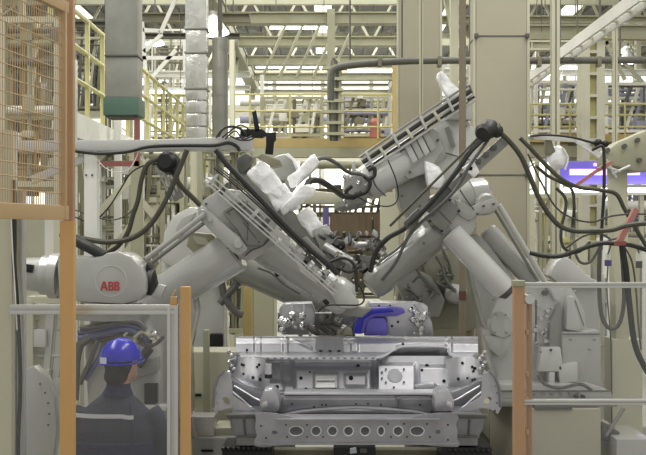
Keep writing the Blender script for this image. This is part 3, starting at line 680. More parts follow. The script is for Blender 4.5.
for x, y, r_ in ((202, 213, 5), (238, 244, 6), (210, 220, 2.4)): disc(MB(), x, y, 6.79, r_*.8, .012).build('pivot', 'robot_grey', t)
mb = arm(236, 250, 7.12, 140, 310, 7.2, .155, [(0, .9), (.02, 1), (.06, 1), (.9, .92), (1, .8)]); mb.build('lower_arm', 'robot_light', t)
MB().cyl(P(205, 214, 6.78), P(146, 259, 6.82), .019, n=12).build('link_rod', 'robot_grey', t)
MB().cyl(P(209, 219, 6.86), P(150, 264, 6.9), .014, n=12).build('link_rod', 'robot_dark', t)
MB().prism([(190, 232), (210, 234), (226, 246), (214, 262), (204, 262), (186, 246)], 7.1, .2, .012).build('gear_cover', 'green_cream', t)
MB().prism([(192, 236), (206, 238), (210, 246), (196, 244)], 7.08, .03, .006).build('name_plate', 'cream_steel', t)
MB().prism([(150, 300), (190, 284), (196, 312), (188, 350), (190, 420), (130, 420), (128, 330)], 7.05, .35, .04).build('shoulder', 'robot_grey', t)
MB().lathe((P(150, 0, 7.25).x, 7.25, 0), (P(150, 0, 7.25).x, 7.25, P(0, 415, 7.2).z), [(0, .3), (.05, .3), (.06, .25), (.9, .24), (.92, .27), (1, .27)], 32).build('base', 'robot_grey', t)
# rails along forearm
def off(a, b, o):  # perpendicular offset in pixels
    d = (b[0]-a[0], b[1]-a[1]); L = math.hypot(*d); return (a[0]+d[1]/L*o, a[1]-d[0]/L*o), (b[0]+d[1]/L*o, b[1]-d[0]/L*o)
dr = MB(); A0, B0 = (208, 176), (338, 290)
for o in (0, 3.6, 8.5):
    a_, b_ = off(A0, B0, o-6); dr.beam(P(a_[0], a_[1], 6.78), P(b_[0], b_[1], 6.78), .02, .011)
d_ = dr.build('dress_rail', 'alu', t)
for k in range(13):
    f = (k+.5)/13; x = A0[0]+(B0[0]-A0[0])*f; y = A0[1]+(B0[1]-A0[1])*f; w_ = 1.6+(k % 3)
    MB().prism([(x+4, y-7), (x+4+w_, y-7+w_*.8), (x-4+w_, y+4+w_*.8), (x-5, y+3)], 6.80, .05, .003).build('clamp', ['alu', 'dark_casting', 'robot_light', 'robot_dark'][k % 4], t)
def seam(t, pts, Y, r=.0035, m='dark_casting', name='panel_seam', sm=False): return MB().tube([P(q[0], q[1], q[2] if len(q) > 2 else Y) for q in pts], r, 5, sm).build(name, m, t)
def screws(t, pts, Y, r=.008, m='dark_casting'):
    for x, y in pts: MB().cyl(P(x, y, Y), P(x, y, Y)+Vector((0, .03, 0)), r, n=8).build('screw', m, t)
seam(t, [(226, 213), (244, 202), (260, 216)], 6.838); seam(t, [(243, 222), (256, 238)], 6.838); seam(t, [(232, 206), (248, 224), (247, 240)], 6.838)
screws(t, [(229, 214), (244, 204), (268, 232), (259, 242), (250, 222)], 6.835, .006)
screws(t, [(206, 204), (222, 192), (216, 233), (228, 248), (276, 222)], 6.895, .009)
seam(t, [(245, 256), (252, 250), (262, 246), (270, 238), (274, 228)], 6.89, .004, sm=True)
seam(t, [(262, 262), (318, 300)], 6.925, .004, 'robot_dark', 'cable'); seam(t, [(258, 268), (272, 274), (286, 286), (300, 294)], 6.93, .007, 'dark_casting', 'cable', True)
MB().prism([(226, 240), (236, 232), (246, 242), (238, 254)], 6.87, .04, .008).build('lug', 'robot_grey', t)
for k, (x, y) in enumerate([(296, 250), (304, 258), (312, 268), (320, 272), (300, 262), (288, 246)]):
    MB().prism([(x, y), (x+5, y-3), (x+9, y+1), (x+4, y+5)], 6.74+.01*k, .05, .004).build('valve', ['alu', 'dark_casting', 'robot_light'][k % 3], t)
for k in range(3): seam(t, [(214+k*2, 168-k), (250+k*2, 198-k), (290+k, 236), (322, 266+k*2)], 6.76-.01*k, .006, 'hose_grey' if k else 'rubber', 'lead', True)
MB().prism([(270, 232), (276, 228), (290, 238), (289, 250), (280, 249), (271, 240)], 6.78, .08, .01, holes=[[(277, 236), (282, 239), (280, 244), (275, 241)]]).build('bracket', 'robot_light', t)
MB().prism([(292, 255), (300, 250), (312, 262), (306, 268), (322, 280), (316, 284), (300, 272)], 6.78, .08, .012).build('bracket', 'robot_light', t)
MB().prism([(300, 240), (306, 236), (326, 256), (322, 262)], 6.76, .06, .01).build('valve_block', 'robot_dark', t)
wr = MB().prism([(324, 287), (333, 279), (345, 285), (360, 302), (356, 309), (340, 309)], 6.85, .2, .03); wr.build('wrist', 'robot_light', t)
MB().prism([(318, 303), (330, 299), (345, 304), (362, 308), (374, 308), (362, 318), (345, 316), (330, 310)], 6.95, .15, .02).build('tool_flange', 'robot_dark', t)
MB().prism([(322, 301), (326, 299), (330, 303), (326, 306)], 6.8, .03, .004).build('sight_frame', 'black_iron', t)
# cables lying on wrist, small
for k, pts in enumerate([[(318, 312), (325, 306), (340, 305), (358, 305), (364, 300), (362, 290), (357, 282)], [(330, 262), (342, 258), (352, 262), (356, 272), (357, 292)], [(326, 268), (338, 268), (350, 272), (360, 266)]]):
    MB().tube([P(a, b, 6.72) for a, b in pts], .012 if k else .006, 8).build('cable', 'rubber', t)

# ---- cluster of tools at the arm crossing
t = thing('welding_gun', 'silver and black welding gun cluster between the crossing arms above the body', 'welding gun', P(345, 260, 7.3))
rnd = random.Random(5)
for k in range(64):
    x = rnd.uniform(318, 386); y = 238+rnd.uniform(-8, 30)+abs(x-345)*.1; s = rnd.uniform(2.5, 6); a = rnd.uniform(0, 3.1); Yk = 7.3+rnd.uniform(-.2, .25)
    c_, s_ = math.cos(a)*s, math.sin(a)*s
    if k % 3 == 0: MB().cyl(P(x-c_, y-s_, Yk), P(x+c_, y+s_, Yk+.05), rnd.uniform(.012, .03), n=12).build('cylinder', rnd.choice(['chrome', 'alu', 'robot_dark', 'dark_casting']), t)
    elif k % 3 == 1: MB().prism([(x-c_, y-s_), (x+s_*.6, y-c_*.6), (x+c_, y+s_), (x-s_*.6, y+c_*.6)], Yk, .08, .008).build('plate', rnd.choice(['alu', 'robot_grey', 'dark_casting', 'olive_steel', 'dark_casting']), t)
    else: MB().tube([P(x-c_, y-s_, Yk), P(x, y+4, Yk-.05), P(x+c_, y+s_, Yk+.03)], .013, 6).build('lead', rnd.choice(['rubber', 'black_iron']), t)
MB().beam(P(318, 258, 7.3), P(372, 262, 7.4), .12, .09).build('gun_body', 'robot_dark', t)
MB().cyl(P(325, 246, 7.2), P(352, 262, 7.1), .03).build('gun_arm', 'alu', t)
MB().beam(P(352, 264, 7.3), P(340, 290, 7.1), .06, .06).build('adapter', 'robot_dark', t)

# ---- white wrapped tool behind forearm C
def wrapped(mb, pts, Y, d, seed):
    o = MB().prism(pts, Y, d, .02).b; bmesh.ops.subdivide_edges(o, edges=o.edges[:], cuts=2, use_grid_fill=True)
    bmesh.ops.triangulate(o, faces=o.faces[:])
    for v in o.verts: v.co += Vector((noise(v.co*14+Vector((seed, 0, 0))), noise(v.co*14+Vector((0, seed, 5))), noise(v.co*14+Vector((3, 0, seed)))))*.018
    return mb.merge(o)
t = thing('wrapped_tool', 'welding tool wrapped in crinkled white sheeting, behind the sloping left robot arm', 'welding tool', P(290, 245, 7.5))
for k, pts in enumerate([[(246, 172), (262, 160), (274, 172), (288, 190), (276, 200), (262, 192)], [(264, 192), (284, 182), (292, 196), (276, 212)], [(296, 214), (308, 207), (316, 214), (322, 226), (312, 238), (302, 226)], [(288, 190), (296, 194), (300, 206), (290, 212), (280, 204)]]):
    wrapped(MB(), pts, 7.35, .22, k).build('wrapping', 'wrap_white', t)
MB().prism([(312, 230), (327, 224), (337, 240), (322, 252)], 7.3, .2, .012).build('gear_housing', 'robot_grey', t)
MB().prism([(330, 238), (342, 236), (346, 248), (336, 256), (326, 250)], 7.32, .16, .02).build('motor', 'black_iron', t)
MB().prism([(240, 176), (252, 166), (266, 182), (320, 240), (330, 252), (318, 258)], 7.5, .15, .02).build('arm_body', 'robot_grey', t)
MB().prism([(236, 158), (246, 152), (254, 158), (246, 172), (238, 174)], 7.4, .15, .02).build('motor', 'dark_casting', t)
MB().prism([(256, 157), (262, 153), (280, 160), (282, 166), (274, 168)], 7.42, .1, .01).build('cover', 'olive_steel', t)
t = thing('dome_cover', 'grey half-dome cover standing behind the wrapped tool', 'cover', P(284, 166, 7.7))
MB().prism([(272, 180), (268, 168), (274, 156), (286, 153), (295, 160), (297, 170), (290, 182)], 7.75, .12, .03).build('shell', 'robot_grey', t)
MB().prism([(288, 153), (296, 160), (299, 170), (296, 170), (292, 160), (285, 155)], 7.7, .04, .006).build('rim', 'wrap_white', t)
MB().prism([(274, 176), (292, 176), (294, 200), (278, 200)], 7.8, .1, .02).build('bracket', 'robot_dark', t)
t = thing('wrapped_cylinder', 'upper white-wrapped cylinder pointing up right beside the grey dome', 'cylinder', P(290, 180, 7.3))
wrapped(MB(), [(287, 178), (311, 156), (316, 153), (319, 160), (317, 166), (296, 186), (290, 188)], 7.4, .14, 9).build('wrapping', 'wrap_white', t)
MB().prism([(285, 180), (292, 180), (297, 186), (292, 192), (284, 196)], 7.42, .14, .02).build('end_cap', 'robot_dark', t)
t = thing('wrapped_cylinder', 'lower white-wrapped cylinder with a black hose from its tip', 'cylinder', P(290, 210, 7.3))
wrapped(MB(), [(281, 208), (300, 187), (308, 182), (316, 188), (312, 196), (292, 210), (284, 216)], 7.3, .12, 12).build('wrapping', 'wrap_white', t)
MB().tube([P(307, 186, 7.35), P(310, 181, 7.4), P(320, 181, 7.6), P(332, 188, 7.9), P(343, 196, 8.3), P(352, 197, 8.5)], .024, 10).build('hose', 'rubber', t)
hosething('hose', [(314, 160, 7.5), (325, 158, 7.8), (336, 163, 8.2), (348, 172, 8.5), (360, 174, 8.5), (368, 178, 8.5)], 8.4, .02, 'hose_grey', 'grey hose from the upper wrapped cylinder to the upper right robot wrist')

# ---- Robot D: arm behind, its shading painted in as darker grey
t = thing('welding_robot', 'grey robot behind the left one, its arm, with shade painted in, low under the sloping forearm', 'robot', (P(200, 0, 8.6).x, 8.7, 0))
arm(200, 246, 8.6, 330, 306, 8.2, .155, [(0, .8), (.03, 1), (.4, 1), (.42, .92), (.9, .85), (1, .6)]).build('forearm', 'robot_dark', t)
MB().prism([(163, 232), (172, 216), (190, 206), (212, 210), (220, 235), (210, 262), (180, 272), (160, 262)], 8.45, .4, .05).build('elbow_housing', 'robot_light', t)
MB().prism([(176, 228), (182, 218), (196, 212), (188, 226), (178, 240)], 8.42, .06, .01).build('cover', 'robot_grey', t)
MB().prism([(160, 255), (205, 255), (225, 290), (225, 345), (218, 420), (170, 420), (160, 340)], 8.6, .4, .05).build('lower_arm', 'robot_light', t)
MB().lathe((P(200, 0, 8.8).x, 8.8, 0), (P(200, 0, 8.8).x, 8.8, P(0, 400, 8.8).z), [(0, .42), (.05, .42), (.06, .33), (1, .3)], 32).build('base', 'robot_grey', t)
MB().prism([(274, 272), (279, 270), (282, 274), (276, 278)], 8.15, .04, .006).build('bracket', 'black_iron', t)
for k, pts in enumerate([[(222, 270), (222, 285), (226, 300), (236, 312), (243, 315)], [(238, 270), (236, 285), (226, 296), (220, 304)], [(216, 268), (218, 282), (228, 296), (230, 310)]]):
    MB().tube([P(a, b, 8.4) for a, b in pts], .03 if k < 2 else .018, 10).build('hose', 'hose_grey', t)
MB().pbox(209, 223, 334, 357, 8.5, .08, .02).build('opening_cover', 'black_iron', t)
tag(MB().lathe(P(182, 216, 9.2), P(182, 214, 9.2), [(0, .03), (1, .03)], 10).build('signal_lamp', 'green_led'), 'small green signal light above the hidden left robot', 'lamp') if False else None

# ---- Robot E: ABB
Y = 6.4
t = thing('welding_robot', 'grey robot with red ABB lettering lying horizontally behind the left orange post', 'robot', (P(115, 0, 6.6).x, 6.6, 0))
MB().prism([(56, 262), (73, 256), (98, 257), (106, 253), (118, 251), (131, 256), (141, 267), (147, 279), (147, 292), (140, 301), (122, 305), (84, 303), (58, 298)], Y, .34, .04).build('upper_housing', 'robot_grey', t)
MB().tube([P(111+15.5*math.cos(a_*.3142), 281+15.5*math.sin(a_*.3142), Y) for a_ in range(21)], .0032, 5, False).build('cover_seam', 'robot_light', t)
MB().lathe(P(60, 276, Y+.17), P(16, 273, Y+.17), [(0, .15), (.2, .15), (.22, .13), (.4, .13), (.42, .115), (1, .1)], 28).build('forearm', 'robot_grey', t)
mb = MB()
for x in (46, 56): bolt_ring(mb, P(x, 276, Y+.17), .137 if x > 50 else .12, 14, .006, (1, 0, 0), .02)
mb.build('flange_bolt', 'dark_casting', t)
MB().prism([(25, 264), (33, 265), (32, 273), (25, 272)], Y+.04, .04, .006).build('socket', 'black_iron', t)
MB().lathe(P(146, 282, Y+.12), P(156, 283, Y+.12), [(0, .05), (.2, .085), (.7, .085), (1, .05)], 18).build('motor_cap', 'rubber', t)
MB().prism([(146, 262), (152, 270), (156, 288), (148, 296), (144, 280)], Y+.1, .15, .015).build('motor', 'black_iron', t)
MB().tube([P(74, 239, Y+.1), P(82, 244, Y+.08), P(92, 249, Y+.06), P(104, 256, Y+.05)], .036, 12).build('dress_hose', 'rubber', t)
MB().prism([(150, 296), (158, 284), (166, 286), (160, 300)], Y+.1, .06, .01).build('hook', 'alu', t)
MB().lathe(P(112, 303, Y+.2), P(112, 318, Y+.2), [(0, .2), (.4, .2), (.45, .25), (1, .25)], 32).build('turntable', 'robot_dark', t)
MB().prism([(90, 318), (140, 318), (158, 350), (160, 420), (88, 420), (84, 350)], Y+.1, .3, .03).build('column', 'robot_grey', t)
MB().lathe((P(118, 0, Y+.15).x, Y+.15, 0), (P(118, 0, Y+.15).x, Y+.15, P(0, 418, Y+.3).z), [(0, .3), (.04, .3), (.05, .25), (1, .25)], 32).build('base', 'robot_grey', t)
def letter_b(x):
    MB().prism([(x, 281.6), (x+3.8, 281.6), (x+5, 282.6), (x+5, 285), (x+4.3, 286), (x+5.3, 287.2), (x+5.3, 289.6), (x+4.2, 290.6), (x, 290.6)], Y-.004, .005, 0, holes=[[(x+1.6, 283.1), (x+3.4, 283.1), (x+3.4, 285.2), (x+1.6, 285.2)], [(x+1.6, 286.8), (x+3.6, 286.8), (x+3.6, 289.1), (x+1.6, 289.1)]]).build('letter_b', 'red_print', t, smooth=False)
MB().prism([(102.8, 281.6), (105.2, 281.6), (107.7, 290.6), (105.9, 290.6), (105.3, 288.4), (102.5, 288.4), (101.9, 290.6), (100.2, 290.6)], Y-.004, .005, 0, holes=[[(103.9, 283.5), (104.9, 286.9), (103, 286.9)]]).build('letter_a', 'red_print', t, smooth=False)
letter_b(108.3); letter_b(114.2)
tt = MB().prism([(18, 372), (34, 366), (46, 378), (55, 400), (57, 430), (52, 470), (18, 470)], Y+.35, .12, .01); tt.build('arm_flange', 'robot_grey', t)
for a_ in ((40, 384), (45, 393), (48, 403), (49, 414), (48, 425)): disc(MB(), a_[0], a_[1], Y+.345, 1, .006, 8).build('flange_bolt', 'dark_casting', t)
# hoses of robot E
for k, (pts, m, r) in enumerate([([(78, 333), (95, 330), (112, 326), (128, 325), (142, 330), (147, 342)], 'hose_blue', .018), ([(78, 338), (96, 336), (115, 331), (130, 330), (140, 336)], 'hose_blue', .018),
      ([(80, 328), (100, 326), (122, 322), (138, 322), (146, 330)], 'hose_grey', .018), ([(92, 342), (112, 338), (128, 334), (142, 340), (152, 342)], 'hose_olive', .014),
      ([(90, 338), (80, 345), (76, 360), (75, 380), (74, 400)], 'hose_grey', .03), ([(98, 340), (94, 350), (90, 362), (84, 374), (80, 384)], 'hose_grey', .018), ([(104, 344), (100, 356), (94, 366), (86, 380)], 'hose_blue', .016),
      ([(124, 336), (130, 330), (136, 334), (134, 342), (128, 340)], 'cream_steel', .01), ([(134, 338), (142, 332), (150, 336), (154, 334), (158, 339)], 'green_cream', .012), ([(138, 342), (148, 346), (156, 344), (164, 336)], 'hose_grey', .012), ([(150, 348), (144, 356), (138, 366)], 'rubber', .03)]):
    MB().tube([P(a, b, Y+.02-.01*(k % 3)) for a, b in pts], r, 8).build('hose', m, t)
MB().ball(P(154, 334, Y), .025).build('coupling', 'chrome', t)
MB().prism([(128, 362), (158, 358), (158, 372), (130, 380)], Y+.05, .1, .01).build('valve_box', 'robot_dark', t)
MB().pbox(144, 157, 384, 404, Y+.05, .08, .008).build('control_box', 'black_iron', t)
MB().pbox(140, 166, 406, 411, Y, .1, .004).build('bracket', 'robot_light', t)

# ---- Robot A: right main
Y = 7.2
t = thing('welding_robot', 'large grey robot right of centre with twin balancer cylinders and dark forearm sloping down left', 'robot', (P(545, 0, 7.4).x, 7.45, P(0, 408, 7.0).z))
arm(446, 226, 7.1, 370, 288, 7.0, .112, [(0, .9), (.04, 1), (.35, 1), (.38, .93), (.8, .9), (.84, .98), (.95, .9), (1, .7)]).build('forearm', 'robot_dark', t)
MB().prism([(422, 222), (446, 190), (455, 198), (463, 210), (478, 218), (474, 232), (462, 246), (446, 250), (430, 240)], 7.0, .36, .03).build('elbow_housing', 'robot_grey', t)
MB().prism([(426, 219), (446, 196), (461, 210), (443, 232)], 6.96, .08, .012).build('motor_cover', 'robot_dark', t)
MB().lathe(P(456, 200, 7.15), P(488, 194, 7.2), [(0, .09), (.08, .115), (.4, .125), (.42, .135), (.9, .125), (1, .08)], 28).build('motor_barrel', 'robot_grey', t)
MB().prism([(455, 198), (470, 206), (478, 212), (470, 222), (458, 216)], 6.98, .2, .03).build('knuckle', 'robot_grey', t)
MB().lathe(P(486, 204, 7.05)-Vector((0, .05, 0)), P(486, 204, 7.05)+Vector((0, .3, 0)), [(0, .06), (.1, .08), (1, .08)], 24).build('joint', 'robot_grey', t)
MB().prism([(470, 208), (480, 202), (494, 198), (500, 205), (494, 212), (480, 215), (468, 222)], 6.98, .1, .02).build('joint_arm', 'robot_grey', t)
mb = MB()
for x, y in ((430, 221), (450, 200), (459, 211), (442, 231)): mb.cyl(P(x, y, 6.95), P(x, y, 6.95)+Vector((0, .02, 0)), .009, n=8)
mb.build('bolt', 'black_iron', t)
MB().lathe(P(450, 232, 7.0), P(506, 292, 7.0), [(0, .06), (.02, .085), (.9, .09), (.97, .085), (.97, .065), (1, .06)], 28).build('balancer_cylinder', 'robot_light', t)
MB().lathe(P(486, 230, 7.25), P(543, 291, 7.25), [(0, .05), (.03, .075), (.9, .075), (1, .05)], 28).build('balancer_cylinder', 'robot_grey', t)
MB().lathe(P(502, 288, 6.98), P(509, 295, 6.98), [(0, .05), (.5, .06), (1, .04)], 20).build('end_fitting', 'dark_casting', t)
MB().cyl(P(499, 205, 7.05), P(556, 300, 7.15), .02, n=14).build('link_rod', 'robot_light', t)
MB().cyl(P(494, 208, 7.1), P(549, 300, 7.2), .012, n=12).build('link_rod', 'robot_dark', t)
MB().prism([(466, 240), (474, 232), (484, 236), (520, 285), (530, 330), (500, 345), (486, 330), (474, 285)], 7.2, .3, .04).build('lower_arm', 'robot_grey', t)
MB().prism([(496, 300), (508, 285), (540, 280), (572, 286), (586, 310), (590, 340), (592, 392), (500, 396), (488, 350), (488, 318)], 7.15, .6, .05).build('turret', 'robot_light', t)
mb = MB(); disc(mb, 501, 325, 7.1, 13, .06, 32); mb.build('motor_disc', 'robot_grey', t)
MB().prism([(484, 336), (512, 336), (508, 350), (500, 358), (490, 350)], 7.05, .1, .012).build('motor_flange', 'robot_grey', t)
mb = MB(); disc(mb, 545, 293, 7.12, 2.6, .03); mb.build('socket', 'dark_casting', t)
MB().prism([(550, 322), (558, 306), (561, 302), (562, 312), (562, 360), (549, 360)], 7.08, .1, .02).build('rib_cover', 'robot_dark', t)
MB().prism([(567, 304), (570, 296), (575, 296), (584, 324), (580, 332), (566, 330)], 7.05, .14, .02).build('cone_cover', 'robot_light', t)
MB().prism([(562, 332), (600, 330), (602, 396), (562, 396)], 7.05, .3, .02).build('side_cover', 'robot_grey', t)
MB().prism([(541, 348), (561, 347), (564, 372), (538, 372)], 7.0, .12, .015).build('cover_plate', 'robot_light', t)
mb = MB(); disc(mb, 551, 350, 6.99, 1.2, .01); disc(mb, 576, 397, 6.9, 2, .02); disc(mb, 583, 397, 6.9, 2, .02); mb.build('screw', 'black_iron', t)
MB().prism([(558, 365), (578, 362), (578, 382), (560, 384)], 7.0, .1, .012).build('bracket', 'robot_light', t)
MB().pbox(549, 555, 372, 386, 7.0, .1, .01).build('plug', 'robot_light', t)
MB().prism([(500, 384), (590, 384), (612, 392), (614, 400), (498, 400)], 6.95, .75, .02).build('foot_casting', 'robot_grey', t)
mb = MB()
for k in range(6): disc(mb, 534+k*9, 394, 6.93, 1.6, .02, 10)
mb.build('foot_bolt', 'robot_dark', t)
MB().prism([(496, 400), (616, 400), (618, 407), (496, 407)], 6.9, .9, .01).build('base_plate', 'robot_dark', t)
rnd = random.Random(3)
for k in range(20): x = rnd.uniform(532, 556); y = rnd.uniform(304, 345); MB().cyl(P(x, y, 7.1), P(x, y, 7.1)+Vector((0, .08, 0)), rnd.uniform(.008, .016), n=8).build('fitting', 'robot_light', t)
seam(t, [(426, 219), (433, 228), (444, 235)], 6.958); seam(t, [(436, 208), (452, 224)], 6.958); seam(t, [(460, 190), (466, 199), (474, 210)], 6.97, .005, sm=True)
seam(t, [(424, 236), (404, 252), (384, 268)], 6.985, .006, 'dark_casting', 'cable', True); seam(t, [(410, 236), (396, 250), (380, 262), (372, 276)], 6.975, .008, 'hose_grey', 'cable', True)
screws(t, [(424, 243), (404, 262), (388, 272), (484, 206), (478, 214), (494, 204)], 6.95, .008)
MB().prism([(452, 236), (460, 232), (470, 244), (468, 252), (458, 250)], 7.12, .1, .01).build('bracket', 'robot_dark', t)
screws(t, [(496, 315), (506, 315), (495, 333), (507, 333), (494, 300), (536, 286), (560, 284), (576, 292), (590, 350), (571, 340), (571, 385), (595, 340), (541, 352), (560, 368)], 7.0, .008, 'robot_dark')
seam(t, [(536, 300), (536, 345)], 7.145, .005); seam(t, [(562, 334), (600, 334)], 7.045, .004); seam(t, [(500, 391), (612, 391)], 6.945, .005); seam(t, [(575, 300), (584, 326)], 7.045, .003)
seam(t, [(538, 375), (545, 384), (560, 388), (580, 384), (592, 390)], 6.9, .012, 'hose_grey', 'cable', True)
# head-on cover above rail
t2 = thing('compact_robot', 'small pale robot with rounded hood just above the right fence rail', 'robot', P(570, 283, 8.2))
MB().prism([(549, 276), (556, 262), (563, 256), (570, 258), (590, 276), (600, 285), (560, 285)], 8.2, .3, .04).build('hood', 'robot_light', t2)
MB().prism([(556, 279), (600, 280), (604, 420), (556, 420)], 8.25, .3, .03).build('neck', 'robot_grey', t2)
MB().box((P(580, 0, 8.4).x, 8.4, .42), (.4, .4, .84)).build('stand', 'plinth_paint', t2)
t = thing('pipe_riser', 'cluster of thin pale vertical pipes behind the right fence beside the small hooded robot', 'pipes', (P(594, 0, 9).x, 9, 0))
for k, px in enumerate((589, 593, 597, 603, 606)):
    q = P(px, 262+k*4, 9+.05*(k % 2)); MB().cyl(Vector((q.x, q.y, 0)), q, .012+.005*(k % 2), n=10).build('pipe', ['white_steel', 'robot_grey', 'cream_steel'][k % 3], t)
for y in (300, 345, 385): MB().pbox(587, 608, y, y+3, 8.96, .04).build('bracket', 'robot_grey', t)
# plinths
t = thing('robot_plinth', 'large pale beige plinth box carrying the right robot', 'plinth', (P(566, 0, 6.75).x, 7.2, 0))
a = P(514, 409, 6.85); b = P(601, 409, 6.85)
MB().box(((a.x+b.x)/2, 6.85+.5, a.z/2), (b.x-a.x, 1.0, a.z), None, .01).build('box', 'plinth_paint', t)
MB().pbox(535, 572, 407, 410, 6.84, .06).build('edge_strip', 'dark_casting', t)
t = thing('cable_box', 'low grey box beside the plinth with a diagonal strut at the lower right', 'box', (P(622, 0, 6.9).x, 7, 0))
a = P(604, 441, 6.7); b = P(640, 441, 6.7)
MB().box(((a.x+b.x)/2+.1, 7.0, a.z/2), (b.x-a.x, .5, a.z), None, .01).build('box', 'robot_grey', t)
MB().cyl(P(606, 436, 6.9), P(624, 408, 6.9), .014).build('strut', 'robot_dark', t)
MB().prism([(602, 425), (622, 433), (612, 441), (600, 441)], 6.9, .3, .02).build('cover', 'dark_casting', t)
t = thing('transfer_deck', 'sloping grey steel deck running away behind the low box at the lower right', 'deck', (P(640, 0, 8).x, 8.5, 0))
mb = MB(); mb.box((3.15, 10.5, P(0, 412, 9.6).z/2), (1.1, 3.2, P(0, 412, 9.6).z), None, .02); mb.build('deck_body', 'robot_grey', t)
MB().beam((2.62, 8.95, P(0, 412, 9.6).z+.02), (2.62, 12.0, P(0, 412, 9.6).z+.02), .05, .05).build('edge_rail', 'robot_light', t)
# left low machinery
t = thing('plinth_cabinet', 'pale cabinet low between the orange post and the vehicle body', 'cabinet', (P(205, 0, 8).x, 8, 0))
MB().pbox(186, 246, 352, 600, 7.85, .35, .01).build('body', 'cream_steel', t); MB().pbox(192, 201, 394, 396.5, 7.83, .03).build('slot', 'black_iron', t); MB().pbox(203, 209, 330, 416, 7.75, .06, .01).build('upright', 'green_cream', t)
t = thing('plinth_cabinet', 'grey low base block in front of the pale left cabinet', 'cabinet', (P(210, 0, 7.3).x, 7.3, 0))
MB().pbox(192, 236, 438, 640, 7.3, .45, .01).build('body', 'robot_grey', t); MB().pbox(201, 213, 450, 452, 7.28, .03).build('slot', 'black_iron', t); MB().pbox(190, 214, 417, 438, 7.35, .2, .01).build('junction_box', 'alu', t)
MB().prism([(192, 418), (198, 438), (194, 438), (189, 420)], 7.3, .04).build('lead', 'cream_steel', t); MB().pbox(214, 236, 428, 438, 7.4, .3, .01).build('step', 'cream_steel', t)
t = thing('plinth_cabinet', 'pale green low cabinet just right of the vehicle body', 'cabinet', (P(502, 0, 7.9).x, 7.9, 0))
MB().pbox(489, 512, 408, 440, 7.9, .5, .01).build('body', 'plinth_paint', t); MB().pbox(489, 512, 440, 560, 7.92, .5, .01).build('base', 'dark_steel', t); MB().pbox(494, 508, 417, 418.5, 7.88, .03).build('slot', 'dark_steel', t)

# ---- Robot B: upper right, behind
t = thing('welding_robot', 'upper right robot reaching down left above the body with a pale barrel forearm', 'robot', (P(430, 0, 9).x, 9.3, 0))
MB().lathe(P(438, 142, 8.8), P(356, 190, 8.7), [(0, .12), (.03, .17), (.75, .155), (.78, .165), (.9, .15), (.92, .11), (1, .1)], 32).build('forearm', 'robot_light', t)
MB().prism([(392, 150), (428, 124), (440, 132), (444, 150), (430, 172), (408, 180), (398, 170)], 8.62, .36, .03).build('motor_housing', 'robot_grey', t)
for k in range(4): MB().prism([(404+k*6, 146-k*4), (409+k*6, 142-k*4), (418+k*6, 160-k*4), (413+k*6, 164-k*4)], 8.58, .08, .01).build('motor', ['robot_light', 'robot_grey'][k % 2], t)
MB().prism([(432, 128), (446, 116), (466, 118), (478, 130), (480, 160), (470, 182), (450, 192), (432, 180), (428, 150)], 8.75, .45, .06).build('elbow_housing', 'robot_light', t)
mb = MB(); mb.prism([(445, 128), (449, 126), (456, 146), (452, 148)], 8.71, .05, .005); mb.build('cover_seam', 'robot_dark', t)
MB().prism([(392, 174), (412, 158), (428, 168), (432, 186), (426, 220), (410, 222), (400, 208), (396, 190)], 8.9, .3, .04).build('counter_arm', 'robot_grey', t)
MB().prism([(424, 160), (440, 166), (446, 180), (440, 190), (428, 186)], 8.55, .2, .04).build('cover', 'wrap_white', t)
MB().prism([(412, 205), (452, 186), (478, 230), (478, 330), (420, 345), (396, 300)], 9.1, .5, .06).build('lower_arm', 'casting_olive', t)
MB().lathe((P(440, 0, 9.4).x, 9.4, 0), (P(440, 0, 9.4).x, 9.4, P(0, 325, 9.4).z), [(0, .45), (.04, .45), (.05, .34), (1, .32)], 32).build('base', 'olive_steel', t)
mb = MB(); rnd = random.Random(8)
for k in range(9): x = rnd.uniform(405, 445); y = rnd.uniform(258, 300); mb.tube([P(x, y, 8.95), P(x+rnd.uniform(-8, 8), y+5, 8.9), P(x+rnd.uniform(-14, 14), y+rnd.uniform(4, 16), 8.95)], rnd.uniform(.006, .014), 8)
mb.build('lead', 'dark_casting', t)
for k, pts in enumerate([[(400, 250), (412, 262), (424, 280), (440, 294)], [(436, 256), (442, 266), (446, 280), (456, 292)], [(412, 282), (420, 276), (430, 284), (436, 290), (430, 298)]]): MB().tube([P(a, b, 8.9) for a, b in pts], .014, 8).build('hose', 'hose_grey', t)
MB().lathe(P(446, 292, 9.05), P(466, 296, 9.0), [(0, .06), (.3, .09), (.8, .09), (1, .05)], 18).build('motor', 'robot_grey', t)
MB().prism([(395, 282), (412, 266), (432, 276), (446, 300), (440, 318), (410, 316)], 8.98, .15, .03).build('gear_housing', 'robot_dark', t)
MB().prism([(420, 252), (448, 250), (454, 280), (436, 286), (424, 272)], 9.0, .12, .03).build('shoulder_cover', 'casting_olive', t)
seam(t, [(443, 250), (449, 262), (453, 280)], 8.97, .012); screws(t, [(446, 258), (450, 268), (453, 276), (425, 262), (430, 292)], 8.96, .014)
for x, y in ((405, 243), (398, 250), (412, 250), (404, 258), (418, 246)): MB().prism([(x, y), (x+6, y-4), (x+9, y), (x+3, y+4)], 8.95, .08, .006).build('bracket', 'cream_steel', t)
seam(t, [(372, 176), (376, 186), (386, 196)], 8.52, .008, sm=True); seam(t, [(400, 152), (430, 130)], 8.6, .008); seam(t, [(436, 150), (470, 160)], 8.73, .006)
screws(t, [(396, 164), (410, 172), (438, 140), (466, 126), (472, 150), (402, 196), (420, 206)], 8.6, .012)
